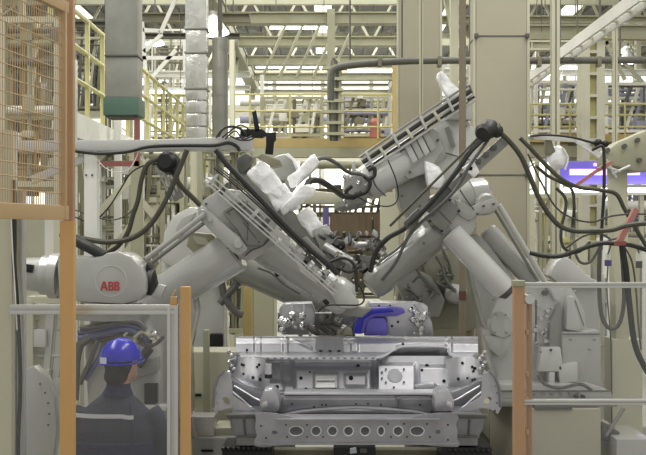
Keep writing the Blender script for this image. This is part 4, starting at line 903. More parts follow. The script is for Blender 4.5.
# rack of rails on top
for o in (0, 3.2, 6.5, 10, 13, 16.5):
    a_, b_ = off((366, 168), (474, 96), o-4); MB().tube([P(a_[0], a_[1], 8.55), P((a_[0]+b_[0])/2, (a_[1]+b_[1])/2-1, 8.55), P(b_[0], b_[1], 8.55)], .011 if o != 10 else .017, 8).build('dress_pipe', {0: 'alu', 3.2: 'rubber', 6.5: 'robot_light', 10: 'rubber', 13: 'alu', 16.5: 'robot_dark'}[o], t)
for k in range(8):
    f = (k+.3)/8; x = 366+108*f; y = 168-72*f
    MB().prism([(x-5, y-12+(k % 2)*4), (x-2.6, y-14+(k % 2)*4), (x+3.4, y-1), (x+1.2, y+1)], 8.52, .05, .006).build('clamp', ['alu', 'cream_steel'][k % 2], t)
MB().prism([(344, 176), (358, 170), (366, 184), (366, 200), (350, 206), (343, 196)], 8.6, .26, .03).build('wrist', 'robot_grey', t)
MB().lathe(P(350, 200, 8.7), P(352, 210, 8.7), [(0, .14), (.5, .15), (1, .1)], 20).build('tool_flange', 'robot_dark', t)
MB().prism([(352, 162), (355, 160), (356, 172), (352, 172)], 8.6, .05, .005).build('stud', 'alu', t)
MB().prism([(296, 196), (310, 190), (345, 194), (346, 204), (300, 204)], 9.0, .15, .02).build('tool_arm', 'cream_steel', t)
for k, pts in enumerate([[(364, 176), (370, 182), (366, 192), (354, 196)], [(368, 170), (374, 168), (374, 176), (366, 180)], [(356, 196), (372, 204), (390, 206), (398, 198), (396, 180), (388, 160)], [(352, 186), (346, 192), (352, 198), (362, 192)]]):
    MB().tube([P(a, b, 8.5) for a, b in pts], .018 if k != 2 else .006, 8).build('hose', 'rubber', t)
rnd = random.Random(14)
for k in range(14): x = rnd.uniform(342, 366); y = rnd.uniform(168, 206); MB().ball(P(x, y, 8.56), rnd.uniform(.012, .026), sub=1).build('fitting', 'chrome', t)
wrapped(MB(), [(438, 72), (442, 71), (452, 82), (460, 88), (462, 100), (454, 104), (446, 94), (440, 84)], 8.6, .12, 21).build('wrapping', 'wrap_white', t)
MB().prism([(452, 96), (470, 84), (474, 94), (462, 106), (450, 110)], 8.62, .12, .01).build('hand_block', 'dark_casting', t)
MB().prism([(440, 106), (452, 98), (470, 100), (474, 120), (446, 120)], 8.7, .12, .02).build('connector', 'alu', t)

# pipe/hose bundle of robot A
t = thing('hose_bundle', 'black hose bundle with round clamp head rising beside the slender pole', 'hose bundle', P(488, 130, 6.9))
MB().lathe(P(482, 134, 6.8), P(492, 127, 6.95), [(0, .045), (.15, .064), (.4, .05), (.6, .066), (.85, .064), (1, .045)], 20).build('clamp_head', 'rubber', t)
MB().ball(P(497, 131, 6.9), .045, (1, 1, 1.1)).build('clamp_cap', 'rubber', t)
MB().prism([(496, 126), (500, 123), (502, 130), (499, 134)], 6.9, .03, .004).build('clip', 'rubber', t)
MB().tube([P(486, 136, 6.85), P(470, 152, 6.8), P(456, 172, 6.78), P(442, 190, 6.78), P(424, 210, 6.8), P(405, 228, 6.82), P(388, 238, 6.85), P(376, 252, 6.88), P(370, 272, 6.9)], .018, 10).build('hose', 'rubber', t)
MB().tube([P(480, 136, 6.84), P(456, 160, 6.76), P(430, 186, 6.75), P(408, 208, 6.76), P(390, 226, 6.8)], .009, 8).build('lead', 'hose_olive', t)
MB().tube([P(488, 140, 6.88), P(470, 165, 6.84), P(458, 186, 6.84), P(444, 202, 6.82), P(412, 232, 6.83), P(396, 262, 6.86), P(382, 280, 6.9)], .012, 8).build('lead', 'hose_grey', t)
MB().beam(P(505, 140, 6.98), P(450, 190, 6.92), .05, .07).build('support_arm', 'robot_dark', t)
MB().beam(P(450, 190, 6.92), P(430, 214, 6.93), .05, .06).build('support_arm', 'dark_casting', t)
MB().prism([(404, 222), (418, 208), (424, 212), (414, 226), (406, 230)], 6.8, .08, .01).build('sleeve', 'hose_grey', t)
MB().prism([(462, 168), (474, 160), (480, 172), (474, 178)], 6.9, .05, .01).build('wrapping', 'wrap_white', t)
for k in range(5): x = 494-k*8; y = 148+k*7; MB().prism([(x-2, y-3), (x+3, y-3), (x+3, y+2), (x-2, y+2)], 6.9, .04, .004).build('bracket', 'dark_casting', t)

# hoses right
HR = [([(498, 131), (508, 140), (520, 155), (528, 172), (538, 196), (548, 213), (560, 226), (575, 231), (592, 231), (612, 230), (630, 225), (660, 224), (700, 232), (740, 300), (750, 560)], 6.9, .021, 'hose_olive', 'thick black hose curving from the clamp head to the right edge'),
      ([(520, 138), (532, 150), (545, 164), (560, 178), (578, 187), (600, 190), (616, 194), (624, 208), (632, 222), (645, 244), (656, 262), (670, 300), (680, 420), (684, 560)], 7.6, .019, 'hose_olive', 'thick hose starting at the beige column and crossing under the violet display'),
      ([(530, 253), (545, 256), (560, 256), (576, 251), (590, 246), (604, 243), (618, 244), (634, 246), (655, 256), (680, 290), (690, 400), (692, 560)], 7.0, .02, 'rubber', 'black hose running level just above the right fence rail'),
      ([(556, 188), (564, 196), (566, 206), (561, 232), (564, 248), (578, 252), (590, 242)], 7.8, .015, 'hose_olive', 'olive hose looping down left of the right column of hoses'),
      ([(536, 166, 7.6), (548, 176, 7.7), (560, 182), (572, 190), (574, 210), (572, 232), (576, 251, 7.1)], 7.9, .015, 'hose_olive', 'grey-olive hose hanging straight beside the olive loop'),
      ([(592, 150), (602, 146), (604, 156), (604, 190), (602, 225), (601, 250)], 7.7, .015, 'rubber', 'black hose dropping vertically behind the red straps'),
      ([(528, 154), (540, 180), (555, 206), (572, 218), (592, 222), (612, 216), (640, 214), (656, 220), (690, 260), (700, 400), (702, 560)], 7.2, .008, 'hose_olive', 'thin cable following the thick curving hose'),
      ([(600, 246), (599, 275), (600, 305), (604, 322), (612, 329), (620, 322), (624, 300), (623, 270), (621, 246)], 7.1, .018, 'hose_grey', 'long hose hanging in a U loop behind the right fence'),
      ([(622, 246), (626, 270), (629, 300), (634, 340), (642, 362), (655, 378), (690, 388), (720, 420), (730, 560)], 7.0, .026, 'rubber', 'thick black hose falling from the knot to the lower right edge'),
      ([(624, 246), (632, 262), (636, 290), (638, 320), (641, 350)], 7.15, .008, 'hose_grey', 'thin grey cable hanging right of the thick black hose'),
      ([(574, 250), (580, 262), (590, 262), (598, 250), (602, 240)], 7.3, .012, 'hose_grey', 'short slack loop of hose above the pale robot head'),
      ([(604, 244), (610, 240), (618, 238), (626, 234)], 7.2, .01, 'hose_grey', 'short hose end at the knot below the red straps'),
      ([(608, 265), (607, 290), (610, 330), (611, 350), (612, 430), (612, 520)], 7.4, .006, 'hose_grey', 'thin wire below the violet connector'),
      ([(566, 248), (584, 236), (600, 234), (612, 240)], 7.4, .009, 'hose_olive', 'thin olive hose arching over the level black one'),
      ([(530, 136, 7.88), (548, 135), (570, 137), (590, 142), (600, 145)], 7.86, .011, 'rubber', 'black cable along the white hose arm on the right')]
for pts, Y_, r, m, lab in HR: hosething('hose', pts, Y_, r, m, lab)
t = thing('hose_boom', 'pale jointed hose arm with black joint reaching right of the beige column', 'arm', P(575, 145, 7.9))
MB().beam(P(534, 137, 7.9), P(576, 140, 7.9), .03, .035).build('link', 'white_steel', t); MB().beam(P(576, 140, 7.9), P(600, 156, 7.9), .03, .04).build('link', 'wrap_white', t)
MB().ball(P(598, 143, 7.85), .035).build('joint', 'black_iron', t); MB().ball(P(605, 144, 7.85), .03).build('joint', 'black_iron', t)
MB().cyl(P(534, 137, 7.92), P(528, 137, 7.92), .02).build('stub', 'alu', t)
t = thing('tool_balancer', 'white rounded balancer hanging just right of the beige column', 'balancer', P(556, 170, 7.9))
MB().ball(P(557, 158, 7.95), .075, (1, .7, 1.3), 3, .2).build('drum', 'wrap_white', t); MB().prism([(546, 138), (551, 138), (556, 152), (547, 156)], 7.9, .08, .01).build('hook', 'olive_steel', t)
MB().tube([P(562, 148, 7.9), P(568, 158, 7.9), P(565, 170, 7.9)], .008, 6).build('cable', 'white_steel', t)
# knots, straps
t = thing('strap', 'red-pink strap holding the hoses at the far right', 'strap', P(620, 245, 7.05))
MB().beam(P(636, 209, 7.0), P(619, 242, 6.98), .03, .04).build('webbing', 'pink_red', t); MB().beam(P(614, 244, 7.0), P(626, 243, 6.98), .05, .03).build('buckle', 'red_metal', t)
t = thing('strap', 'pale red strap slanting below the violet display', 'strap', P(590, 178, 7.8))
MB().beam(P(575, 186, 7.72), P(598, 170, 7.72), .02, .025).build('webbing', 'pink_red', t); MB().beam(P(598, 170, 7.72), P(612, 162, 7.74), .03, .03).build('buckle', 'pink_red', t)
t = thing('plug_connector', 'white plug with violet collar hanging among the right hoses', 'connector', P(608, 262, 7.4))
MB().cyl(P(608, 253, 7.4), P(608, 260, 7.4), .02).build('plug', 'white_steel', t); MB().tube([P(608, 254, 7.4), P(610, 248, 7.2), P(612, 243, 7.02)], .006).build('lead', 'rubber', t); MB().cyl(P(608, 260, 7.4), P(608, 266, 7.4), .026).build('collar', 'violet_post', t)
t = thing('plug_connector', 'white plug with grey collar hanging at the right edge', 'connector', P(639, 262, 7.4))
MB().cyl(P(639, 252, 7.4), P(639, 261, 7.4), .022).build('plug', 'white_steel', t); MB().tube([P(639, 253, 7.4), P(638, 250, 7.2), P(636, 247, 7.0)], .006).build('lead', 'rubber', t); MB().cyl(P(639, 261, 7.4), P(639, 268, 7.4), .024).build('collar', 'dark_casting', t)
# right robot arm at top right (pale slanted structure)
t = thing('pedestal_robot', 'pale green-grey robot with slanting arm and dark fittings at the right edge', 'robot', P(640, 220, 8.4))
MB().prism([(604, 152), (618, 142), (650, 128), (660, 128), (660, 170), (636, 172), (614, 166), (604, 168)], 8.3, .25, .03).build('casting', 'green_cream', t)
MB().prism([(612, 166), (628, 160), (630, 340), (616, 340)], 8.4, .18, .02).build('upright', 'cream_steel', t)
for x, y in ((608, 150), (625, 146), (638, 140), (640, 160)): MB().cyl(P(x, y, 8.27), P(x, y, 8.27)+Vector((0, .06, 0)), .02).build('fitting', 'dark_casting', t)
MB().box((P(623, 0, 8.5).x, 8.5, P(0, 338, 8.5).z/2), (.25, .25, P(0, 338, 8.5).z)).build('pedestal', 'cream_steel', t)
mb = MB()
for a_, b_ in (((604, 166), (620, 172)), ((612, 174), (630, 166)), ((606, 160), (616, 178))): mb.cyl(P(a_[0], a_[1], 8.25), P(b_[0], b_[1], 8.25), .014)
mb.build('linkage', 'alu', t)

# ================================================================= VEHICLE BODY
MXC = 357
def mir(p): return [(2*MXC-x, y) for x, y in p][::-1]
car = thing('vehicle_body', 'bare silver front end of an unpainted vehicle body on the line, centre foreground', 'vehicle body', (P(MXC, 0, 6.2).x, 6.3, .75))
# perforated lower crossmember
outl = [(255, 414), (262, 412.5), (276, 413.5), (292, 417), (304, 419.5), (323, 420), (357, 420), (391, 420), (408, 418.5), (424, 414.5), (440, 413), (456, 413), (459, 418), (456, 424), (458, 432), (457, 438), (460, 444), (458, 447), (440, 446.5), (420, 444.5), (357, 442.5), (320, 442.8), (290, 444.5), (262, 447), (255, 446), (254, 441), (257, 436), (255, 428), (256, 420)]
holes = [circ(316, 431, 4.4), circ(332.5, 431, 4.4), circ(348.5, 431, 4.4), circ(365, 431, 4.4), circ(381, 431, 3, 4.4), circ(398, 431, 4.4), circ(296, 431, 6.6, 4.4, 18), circ(417, 431, 6.6, 4.4, 18), circ(274.5, 432.5, 2.8, 2), circ(438, 432, 2.4, 2.2)]
MB().prism(outl, 6.05, .012, 0, holes).build('perforated_crossmember', 'galv_mid', car)
for h in holes[:8]:   # pressed rims round the holes
    cx_ = sum(p[0] for p in h)/len(h); cy_ = sum(p[1] for p in h)/len(h); rx = max(p[0] for p in h)-cx_; ry = max(p[1] for p in h)-cy_
    MB().tube([P(cx_+(rx+.5)*math.cos(2*math.pi*k/20), cy_+(ry+.5)*math.sin(2*math.pi*k/20), 6.047) for k in range(21)], .0045, 6, False).build('hole_rim', 'galv_bright', car)
mb = MB(); mb.pbox(276, 440, 419, 420.6, 6.02, .16, .002); mb.pbox(258, 458, 443.5, 445, 6.03, .12, .002); mb.build('folded_flange', 'galv_mid', car)
mb = MB()
for x, y in ((261, 426), (266, 438), (286, 425), (287, 437), (307, 425), (323, 437), (307, 437), (391, 437), (407, 437), (404, 424), (427, 424), (430, 437), (448, 440), (388, 424), (448, 425)): mb.cyl(P(x, y, 6.046), P(x, y, 6.046)+Vector((0, .004, 0)), .0055, n=8)
mb.build('bolt_holes', 'shadow_hole', car)
for f in (): MB().prism(f([(269, 428), (280, 428), (280, 436), (272, 437), (269, 435)]), 6.046, .008, .003).build('pressed_pad', 'galv_bright', car)
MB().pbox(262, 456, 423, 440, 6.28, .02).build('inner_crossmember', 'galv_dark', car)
# radiator support
MB().prism([(278, 396), (300, 395.5), (357, 395), (420, 395.5), (442, 397), (446, 404), (448, 413), (430, 415), (405, 411.5), (385, 409.5), (357, 408.5), (329, 409.5), (309, 411.5), (286, 414.5), (276, 412), (266, 412), (266, 398)], 6.42, .05, .008).build('radiator_support', 'galv_mid', car)
mb = MB(); mb.pbox(284, 440, 393, 395, 6.38, .16, .003); mb.pbox(284, 440, 398.5, 399.8, 6.40, .03, .003); mb.build('support_ridge', 'galv_bright', car)
mb = MB()
for x, y in ((292, 404), (314, 407), (322, 405), (326, 405), (356, 404), (381, 405), (368, 404), (420, 405), (432, 412)): mb.cyl(P(x, y, 6.415), P(x, y, 6.415)+Vector((0, .006, 0)), .006, n=8)
mb.build('bolt_holes', 'shadow_hole', car)
mb = MB(); mb.prism([(280, 415), (300, 411), (330, 408), (357, 407), (384, 408), (414, 411), (434, 415), (434, 417), (414, 413.5), (384, 410.5), (357, 409.5), (330, 410.5), (300, 413.5), (280, 417)], 6.36, .05, .004); mb.build('curved_lip', 'galv', car)
MB().pbox(305, 408, 413, 421, 6.5, .1, .004).build('lower_tie', 'galv_dark', car)
MB().pbox(346, 371, 414, 419, 6.46, .05, .01).build('hook_bracket', 'dark_casting', car)
# firewall
def fw(x, y):
    d = 6.98-(y-357)*.0035
    if x < MXC: u = x
    d -= .06*bump(x, y, 377, 415, 364, 399, 1.8)
    d -= .05*bump(x, y, 419, 452, 366, 390, 2.0)
    d += .035*bump(x, y, 282, 292, 358, 384, 2.5)
    d -= .05*bump(x, y, 295, 372, 368, 391, 2.5)
    d -= .03*bump(x, y, 345, 366, 374, 386, 1.6)
    d -= .03*bump(x, y, 314, 338, 373, 389, 1.4)
    d -= .04*bump(x, y, 264, 284, 381, 394, 2)
    d -= .05*bump(x, y, 262, 456, 391.5, 400, 1.2)
    d -= .05*bump(x, y, 262, 378, 357, 360, .8)
    d += .04*bump(x, y, 372, 378, 358, 385, 3)
    return d
MB().relief(262, 456, 356, 412, .9, fw).build('firewall', 'galv_bright', car, ang=60)
def tiltplate(x, y): return 6.83+(y-365)*-.0045
MB().relief(379, 413.5, 366, 390, 2, tiltplate).build('booster_plate', 'galv_bright', car)
p = P(395, 376, 6.777); MB().lathe(p+Vector((0, .05, -.02)), p+Vector((0, -.012, .004)), [(0, .05), (.9, .05), (1, .046)], 28).build('round_cover', 'galv', car)
mb = MB()
for x, y in ((386, 369), (404, 369), (386, 382), (404, 382), (382, 372), (382, 378), (394, 387)): MB().cyl(P(x, y, 6.80-.0045*(y-370)-.01), P(x, y, 6.83), .006, n=8).build('plate_bolt', 'black_iron', car)
for x, y, r in ((301, 378, .012), (277, 387, .014), (306, 389, .011), (358, 366, .014), (351, 378, .016), (335, 393, .01), (310, 372, .007), (356, 391, .011), (427, 366, .015), (422, 370, .01), (444, 381, .012), (317, 392, .007)): MB().cyl(P(x, y, fw(x, y)-.008), P(x, y, fw(x, y)+.01), r, n=10).build('dark_hole_disc', 'black_iron', car)  # dark discs painting the shade inside small firewall holes
mb = MB(); mb.relief(316, 335, 376, 380.5, 2, lambda x, y: fw(x, y)-.012-.01*(y-376)*.4); mb.relief(316, 335, 382, 387.5, 2, lambda x, y: fw(x, y)-.012-.01*(y-382)*.4); mb.build('bright_opening_plate', 'wrap_white', car)  # white plates painting the brightness seen through an opening
# cowl
def cw(x, y):
    d = 7.12-.10*ss(338, 344, y)-.12*ss(352, 357, y)-(y-337)*.004
    d -= .02*(bump(x, y, 254, 261, 335, 360, 1.2)+bump(x, y, 283, 288, 335, 360, 1)+bump(x, y, 446, 452, 335, 360, 1.2)+bump(x, y, 351, 358, 340, 352, .9))
    dg = (x-288)/2+337; d -= .02*max(0, 1-abs(y-dg)/2.2) if 286 < x < 302+10 and y < 354 else 0
    d += .05*bump(x, y, 397, 446, 347, 354, 1.3)
    return d
cmask = [(236, 337), (247, 336.5), (290, 336.5), (357, 336.5), (478, 336.8), (478, 354), (457, 358), (450, 356), (444, 347), (405, 347), (392, 352), (381, 359), (236, 357)]
MB().relief(236, 478, 336.5, 358.5, .75, cw, cmask).build('cowl', 'galv', car, ang=60)
MB().relief(380, 452, 347, 360, 1, lambda x, y: 7.2-.004*(y-347)).build('cowl_recess', 'galv_dark', car)
mb = MB(); mb.beam(P(237, 357, 6.78), P(376, 358.2, 6.78), .1, .012); mb.tube([P(376, 358.2, 6.79), P(384, 356, 6.8), P(394, 350, 6.86), P(404, 346.5, 6.9), P(444, 347, 6.9), P(450, 353, 6.85), P(458, 358, 6.8), P(477, 354, 6.8)], .008, 6); mb.build('cowl_seam', 'galv_bright', car)
mb = MB()
for k in range(16): x = 268+k*7; mb.box(P(x, 358.3, 6.73), (.02, .01, .012))
mb.build('spot_weld_tabs', 'galv_dark', car)
mb = MB()
for x, y in ((247, 350), (403, 344), (320, 352), (330, 352), (339, 352)): mb.cyl(P(x, y, cw(x, y)-.006), P(x, y, cw(x, y)+.01), .009, n=8)
mb.build('bolt_holes', 'shadow_hole', car)
MB().prism([(316, 337), (343, 337), (344, 352), (338, 354), (318, 354), (315, 348)], 6.95, .1, .01, holes=[circ(321, 351, 2, 1.2, 8), circ(330, 351, 2, 1.2, 8), circ(339, 351, 2, 1.2, 8)]).build('wiper_bracket', 'galv_dark', car)
# strut towers
def tower(sgn):
    cx_ = 250 if sgn < 0 else 2*MXC-246
    def f(x, y):
        u = (x-cx_)/22; v = (y-372)/22
        return 6.62+.22*(u*u*.8)+.1*max(0, v)**2-.003*(y-357)
    m = [(231, 366), (236, 358), (246, 357), (264, 359), (268, 366), (270, 380), (269, 393), (258, 391), (246, 386), (231, 378)]
    if sgn > 0: m = [(446, 360), (456, 357), (472, 356), (479, 361), (482, 370), (480, 380), (468, 386), (458, 391), (450, 390), (447, 380)]
    MB().relief(min(p[0] for p in m), max(p[0] for p in m), 356, 392, .8, f, m)  .build('strut_tower', 'galv_bright', car, ang=60)
    rim = [(231, 376), (240, 382), (252, 388), (266, 391)] if sgn < 0 else [(450, 391), (462, 389), (474, 384), (482, 377)]
    MB().tube([P(a, b, f(a, b)-.02) for a, b in rim], .014, 8).build('tower_rim', 'galv_bright', car)
    mb = MB(); rnd = random.Random(sgn+5)
    for k in range(9): x = rnd.uniform(cx_-12, cx_+12); y = rnd.uniform(363, 383); mb.cyl(P(x, y, f(x, y)-.01), P(x, y, f(x, y)+.02), rnd.uniform(.006, .012), n=8)
    mb.build('bolt_holes', 'shadow_hole', car)
    s = (lambda q: q) if sgn < 0 else mir
    MB().prism(s([(230, 360), (236, 354), (240, 360), (236, 366), (232, 374), (228, 370)]), 6.66, .14, .015).build('hinge_bracket', 'galv_dark', car)
    mb = MB()
    for k in range(7): mb.ball(P(*s([(229+2.4*(k % 3), 352+k*3.4)])[0], 6.62), .017, sub=1)
    mb.build('clips', 'chrome', car)
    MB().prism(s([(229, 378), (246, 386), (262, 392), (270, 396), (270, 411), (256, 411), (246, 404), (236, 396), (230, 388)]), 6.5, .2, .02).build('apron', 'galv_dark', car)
    MB().tube([P(*q, 6.46) for q in s([(232, 392), (242, 400), (250, 407), (258, 411)])], .009, 8).build('apron_brace', 'galv', car)
    MB().tube([P(*q, 6.47) for q in s([(234, 386), (246, 393), (256, 399), (264, 402)])], .007, 8).build('apron_fold', 'galv', car)
    MB().prism(s([(213, 390), (217, 377), (224, 371), (231, 374), (232, 386), (233, 397), (243, 403), (256, 410), (246, 411), (232, 408), (224, 409), (216, 414), (213, 408), (212, 400)]), 6.3, .014, 0, holes=[s([(222, 398), (226, 396.5), (230, 400), (230, 405), (225, 404)]), circ(*s([(219, 380)])[0], 1.2, n=8), circ(*s([(219, 386)])[0], 1.2, n=8), circ(*s([(217, 393)])[0], 1.2, n=8), circ(*s([(217, 403)])[0], 1.2, n=8), circ(*s([(219, 411)])[0], 1.2, n=8)]).build('fender_bracket', 'galv', car)
    MB().prism(s([(213, 388), (217, 376), (224, 370), (225, 372), (219, 378), (215, 389), (214, 408), (212, 408)]), 6.27, .05, .004).build('bracket_lip', 'galv_dark', car)
    MB().prism(s([(261, 397), (264, 391), (272, 389), (278, 394), (280, 404), (279, 412), (262, 412), (259, 406)]), 6.25, .2, .02).build('rail_end', 'galv', car)
    MB().prism(s([(262, 403), (267, 401), (268, 407), (262, 408)]), 6.235, .01, .003).build('bright_patch', 'galv_bright', car)  # small brighter patch on the rail end
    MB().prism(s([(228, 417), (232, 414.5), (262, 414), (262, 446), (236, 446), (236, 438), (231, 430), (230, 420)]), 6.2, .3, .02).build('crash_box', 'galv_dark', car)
    mb = MB(); mb.prism(s([(226, 415), (260, 414), (260, 418.5), (228, 419)]), 6.17, .05, .006); mb.prism(s([(236, 436), (258, 436), (258, 438), (236, 438)]), 6.18, .04, .004); mb.prism(s([(243, 420), (245, 420), (246, 435), (244, 435)]), 6.18, .04, .004); mb.build('crash_box_lip', 'dark_casting', car)
    MB().beam(P(*s([(258, 425)])[0], 6.4), P(*s([(262, 405)])[0], 6.95), .1, .14, .01).build('frame_rail', 'galv_dark', car)
    if sgn < 0:
        MB().cyl(P(268.5, 374, 6.6), P(268.5, 364, 6.6), .022).build('tube_stub', 'galv_bright', car); MB().cyl(P(268.5, 378, 6.6), P(268.5, 374, 6.6), .026).build('stub_boot', 'rubber', car)
tower(-1); tower(1)
# messy wiring/brackets right
mb = MB(); rnd = random.Random(2)
for k in range(14): x = rnd.uniform(436, 452); y = rnd.uniform(384, 412); mb.tube([P(x, y, 6.5), P(x+rnd.uniform(-4, 4), y+3, 6.45), P(x+rnd.uniform(-6, 6), y+rnd.uniform(-6, 6), 6.5)], .007, 6)
mb.build('welded_wires', 'galv_dark', car)
MB().prism([(412, 386), (428, 383), (440, 385), (440, 395), (430, 398), (416, 398)], 6.75, .1, .02).build('lower_recess_panel', 'galv', car)
MB().prism([(396, 397), (402, 396), (402, 409), (399, 409), (399, 400), (396, 400)], 6.38, .02, .003).build('hook_bracket', 'galv_dark', car)
# interior dash structures
MB().prism([(279, 309), (284, 304), (312, 303), (316, 315), (312, 335), (282, 335)], 7.35, .2, .012).build('dash_box', 'galv', car)
for x in (291, 303): MB().pbox(x, x+2, 303.5, 316, 7.33, .04, .003).build('rib', 'galv_bright', car)
mb = MB(); rnd = random.Random(12)
for k in range(20): x = rnd.uniform(281, 312); y = rnd.uniform(315, 333); mb.ball(P(x, y, 7.28+rnd.uniform(-.03, .04)), rnd.uniform(.015, .04), sub=1)
mb.build('reinforcement', 'chrome', car)
mb = MB()
for k in range(14): x = rnd.uniform(308, 352); y = rnd.uniform(314, 333); mb.tube([P(x, y, 7.25), P(x+rnd.uniform(-8, 8), y+4, 7.2), P(x+rnd.uniform(-12, 12), y+rnd.uniform(-5, 6), 7.25)], rnd.uniform(.012, .025), 8)
mb.build('harness', 'dark_casting', car)
MB().cyl(P(330, 325, 7.3), P(346, 332, 7.2), .045).build('column_tube', 'robot_dark', car)
MB().prism([(336, 336), (338, 329), (345, 326), (352, 329), (354, 336)], 7.18, .14, .015).build('column_bracket', 'green_cream', car)
MB().beam(P(278, 322, 7.5), P(430, 322, 7.5), .12, .14).build('dash_crossmember', 'galv_dark', car)
MB().prism([(366, 309), (370, 302.5), (418, 303.5), (428, 306), (428, 336), (388, 336), (386, 318), (380, 310)], 7.3, .25, .012).build('dash_panel', 'galv_bright', car)
MB().prism([(352, 334), (355, 322), (359, 313), (367, 308.5), (390, 307), (404, 309), (406, 313), (396, 316.5), (374, 317), (367, 322), (364, 334)], 7.18, .14, .02).build('blue_arch_cover', 'blue_glove', car)
MB().prism([(354, 334), (357, 320), (362, 313), (370, 310), (392, 309), (394, 312), (372, 314), (364, 320), (361, 334)], 7.16, .04, .01).build('blue_edge', 'blue_plastic', car)
MB().prism([(364, 336), (367, 320), (370, 317.5), (384, 317.5), (387, 322), (388, 336)], 7.2, .1, .015).build('violet_panel', 'blue_glove', car)
mb = MB()
for x, y in ((379, 306), (390, 306), (398, 322), (412, 308), (392, 326)): mb.cyl(P(x, y, 7.29), P(x, y, 7.29)+Vector((0, .02, 0)), .009, n=8)
mb.build('bolt_holes', 'shadow_hole', car)
mb = MB()
for k in range(26): x = rnd.uniform(408, 428); y = rnd.uniform(308, 334); mb.ball(P(x, y, 7.26), rnd.uniform(.012, .03), sub=1)
mb.build('reinforcement', 'chrome', car)
MB().prism([(413, 303), (420, 303), (432, 322), (434, 336), (424, 336), (422, 318)], 7.28, .1, .012).build('side_bracket', 'galv', car)
# floor and sides going back
MB().box((P(MXC, 0, 7).x, 8.1, 1.12), (1.5, 1.9, .05)).build('floor_pan', 'galv_dark', car)
for s in (-1, 1): MB().box((P(MXC, 0, 7).x+s*.74, 8.1, 1.16), (.14, 1.9, .16), None, .02).build('sill', 'galv', car)

# conveyor skid
t = thing('conveyor_skid', 'dark conveyor skid carrying the vehicle body along the bottom edge', 'conveyor', (P(MXC, 0, 6.5).x, 6.8, 0))
for x0, x1 in ((222, 272), (334, 376), (442, 492)):
    MB().pbox(x0, x1, 447.5, 475, 6.2, .3, .01).build('support_block', 'black_iron', t)
for k in range(10): x = 224+k*5; MB().ball(P(x, 449, 6.2), .02, sub=1).build('stud', 'black_iron', t)
for k in range(8): x = 450+k*5.5; MB().ball(P(x, 451, 6.19), .014, sub=1).build('stud', 'black_iron', t)
MB().prism([(350, 449), (356, 448), (357, 453), (350, 454)], 6.18, .03, .004).build('tag_plate', 'sticker', t); MB().prism([(360, 449), (367, 449), (367, 453), (360, 453)], 6.19, .02, .004).build('tag_plate', 'dark_casting', t)
MB().pbox(272, 442, 450, 482, 6.6, .1, .01).build('cross_tie', 'olive_steel', t)
mb = MB()
for x in (-.3, .75): mb.box((x, 7.2, .82), (.16, 2.6, .22), None, .01)
mb.build('runner', 'dark_steel', t)
for x in (-.3, .75):
    for y in (6.4, 7.9): MB().box((x, y, .36), (.16, .16, .72)).build('leg', 'dark_steel', t)

# ================================================================= WORKER
Yw = 5.75
wk = thing('person', 'worker seen from behind in navy work jacket and blue hard hat behind the left fence', 'person', (P(117, 0, Yw).x, Yw, 0))
X0 = P(117, 0, Yw).x
def W(x, y, z): return Vector((X0+x, Yw+y, z))
# body as a voxel-remeshed union
def remeshed(mb, name, m, parent, vox=.012, sm=4):
    o = mb.build('tmp', m, parent); o.parent = None; o.location = wloc(parent)
    r = o.modifiers.new('r', 'REMESH'); r.mode = 'VOXEL'; r.voxel_size = vox; s = o.modifiers.new('s', 'SMOOTH'); s.iterations = sm; s.factor = .5
    bpy.context.view_layer.update(); me = bpy.data.meshes.new_from_object(o.evaluated_get(bpy.context.evaluated_depsgraph_get()))
    bpy.data.objects.remove(o); me.shade_smooth(); me.materials.clear(); me.materials.append(MATS[m]); me.name = name
    q = bpy.data.objects.new(name, me); C.objects.link(q); q.parent = parent; return q
def ell(mb, c, r, sub=3):
    return mb.ball(c, 1, r, sub)
def loft(mb, secs, n=28):
    rings = []
    for (cx_, cy_, z, rx, ry, p) in secs:
        ring = []
        for k in range(n):
            a = 2*math.pi*k/n; ca, sa = math.cos(a), math.sin(a)
            ring.append(mb.b.verts.new(W(cx_+rx*math.copysign(abs(ca)**p, ca), cy_+ry*math.copysign(abs(sa)**p, sa), z)))
        rings.append(ring)
    for a, c in zip(rings, rings[1:]):
        for k in range(n): mb.b.faces.new((a[k], a[(k+1) % n], c[(k+1) % n], c[k]))
    mb.b.faces.new(rings[0][::-1]); mb.b.faces.new(rings[-1]); return mb
hz = 1.655  # head centre height
b = MB()
ell(b, W(.03, .03, hz), (.078, .095, .115)); ell(b, W(.055, .075, hz-.05), (.05, .045, .06))
b.lathe(W(.01, .0, 1.42), W(.02, .01, 1.6), [(0, .075), (.5, .058), (1, .058)], 20)
ell(b, W(.078, .105, hz-.015), (.014, .018, .026), 2)   # nose, turned right
ell(b, W(.1, .03, hz-.02), (.012, .02, .032), 2); ell(b, W(-.045, .01, hz-.02), (.012, .02, .032), 2)
loft(b, [(0, 0, .92, .15, .1, .9), (0, 0, 1.1, .13, .09, .9), (0, 0, 1.3, .17, .1, .9), (0, 0, 1.42, .15, .08, .9), (0, 0, 1.46, .07, .06, 1)])
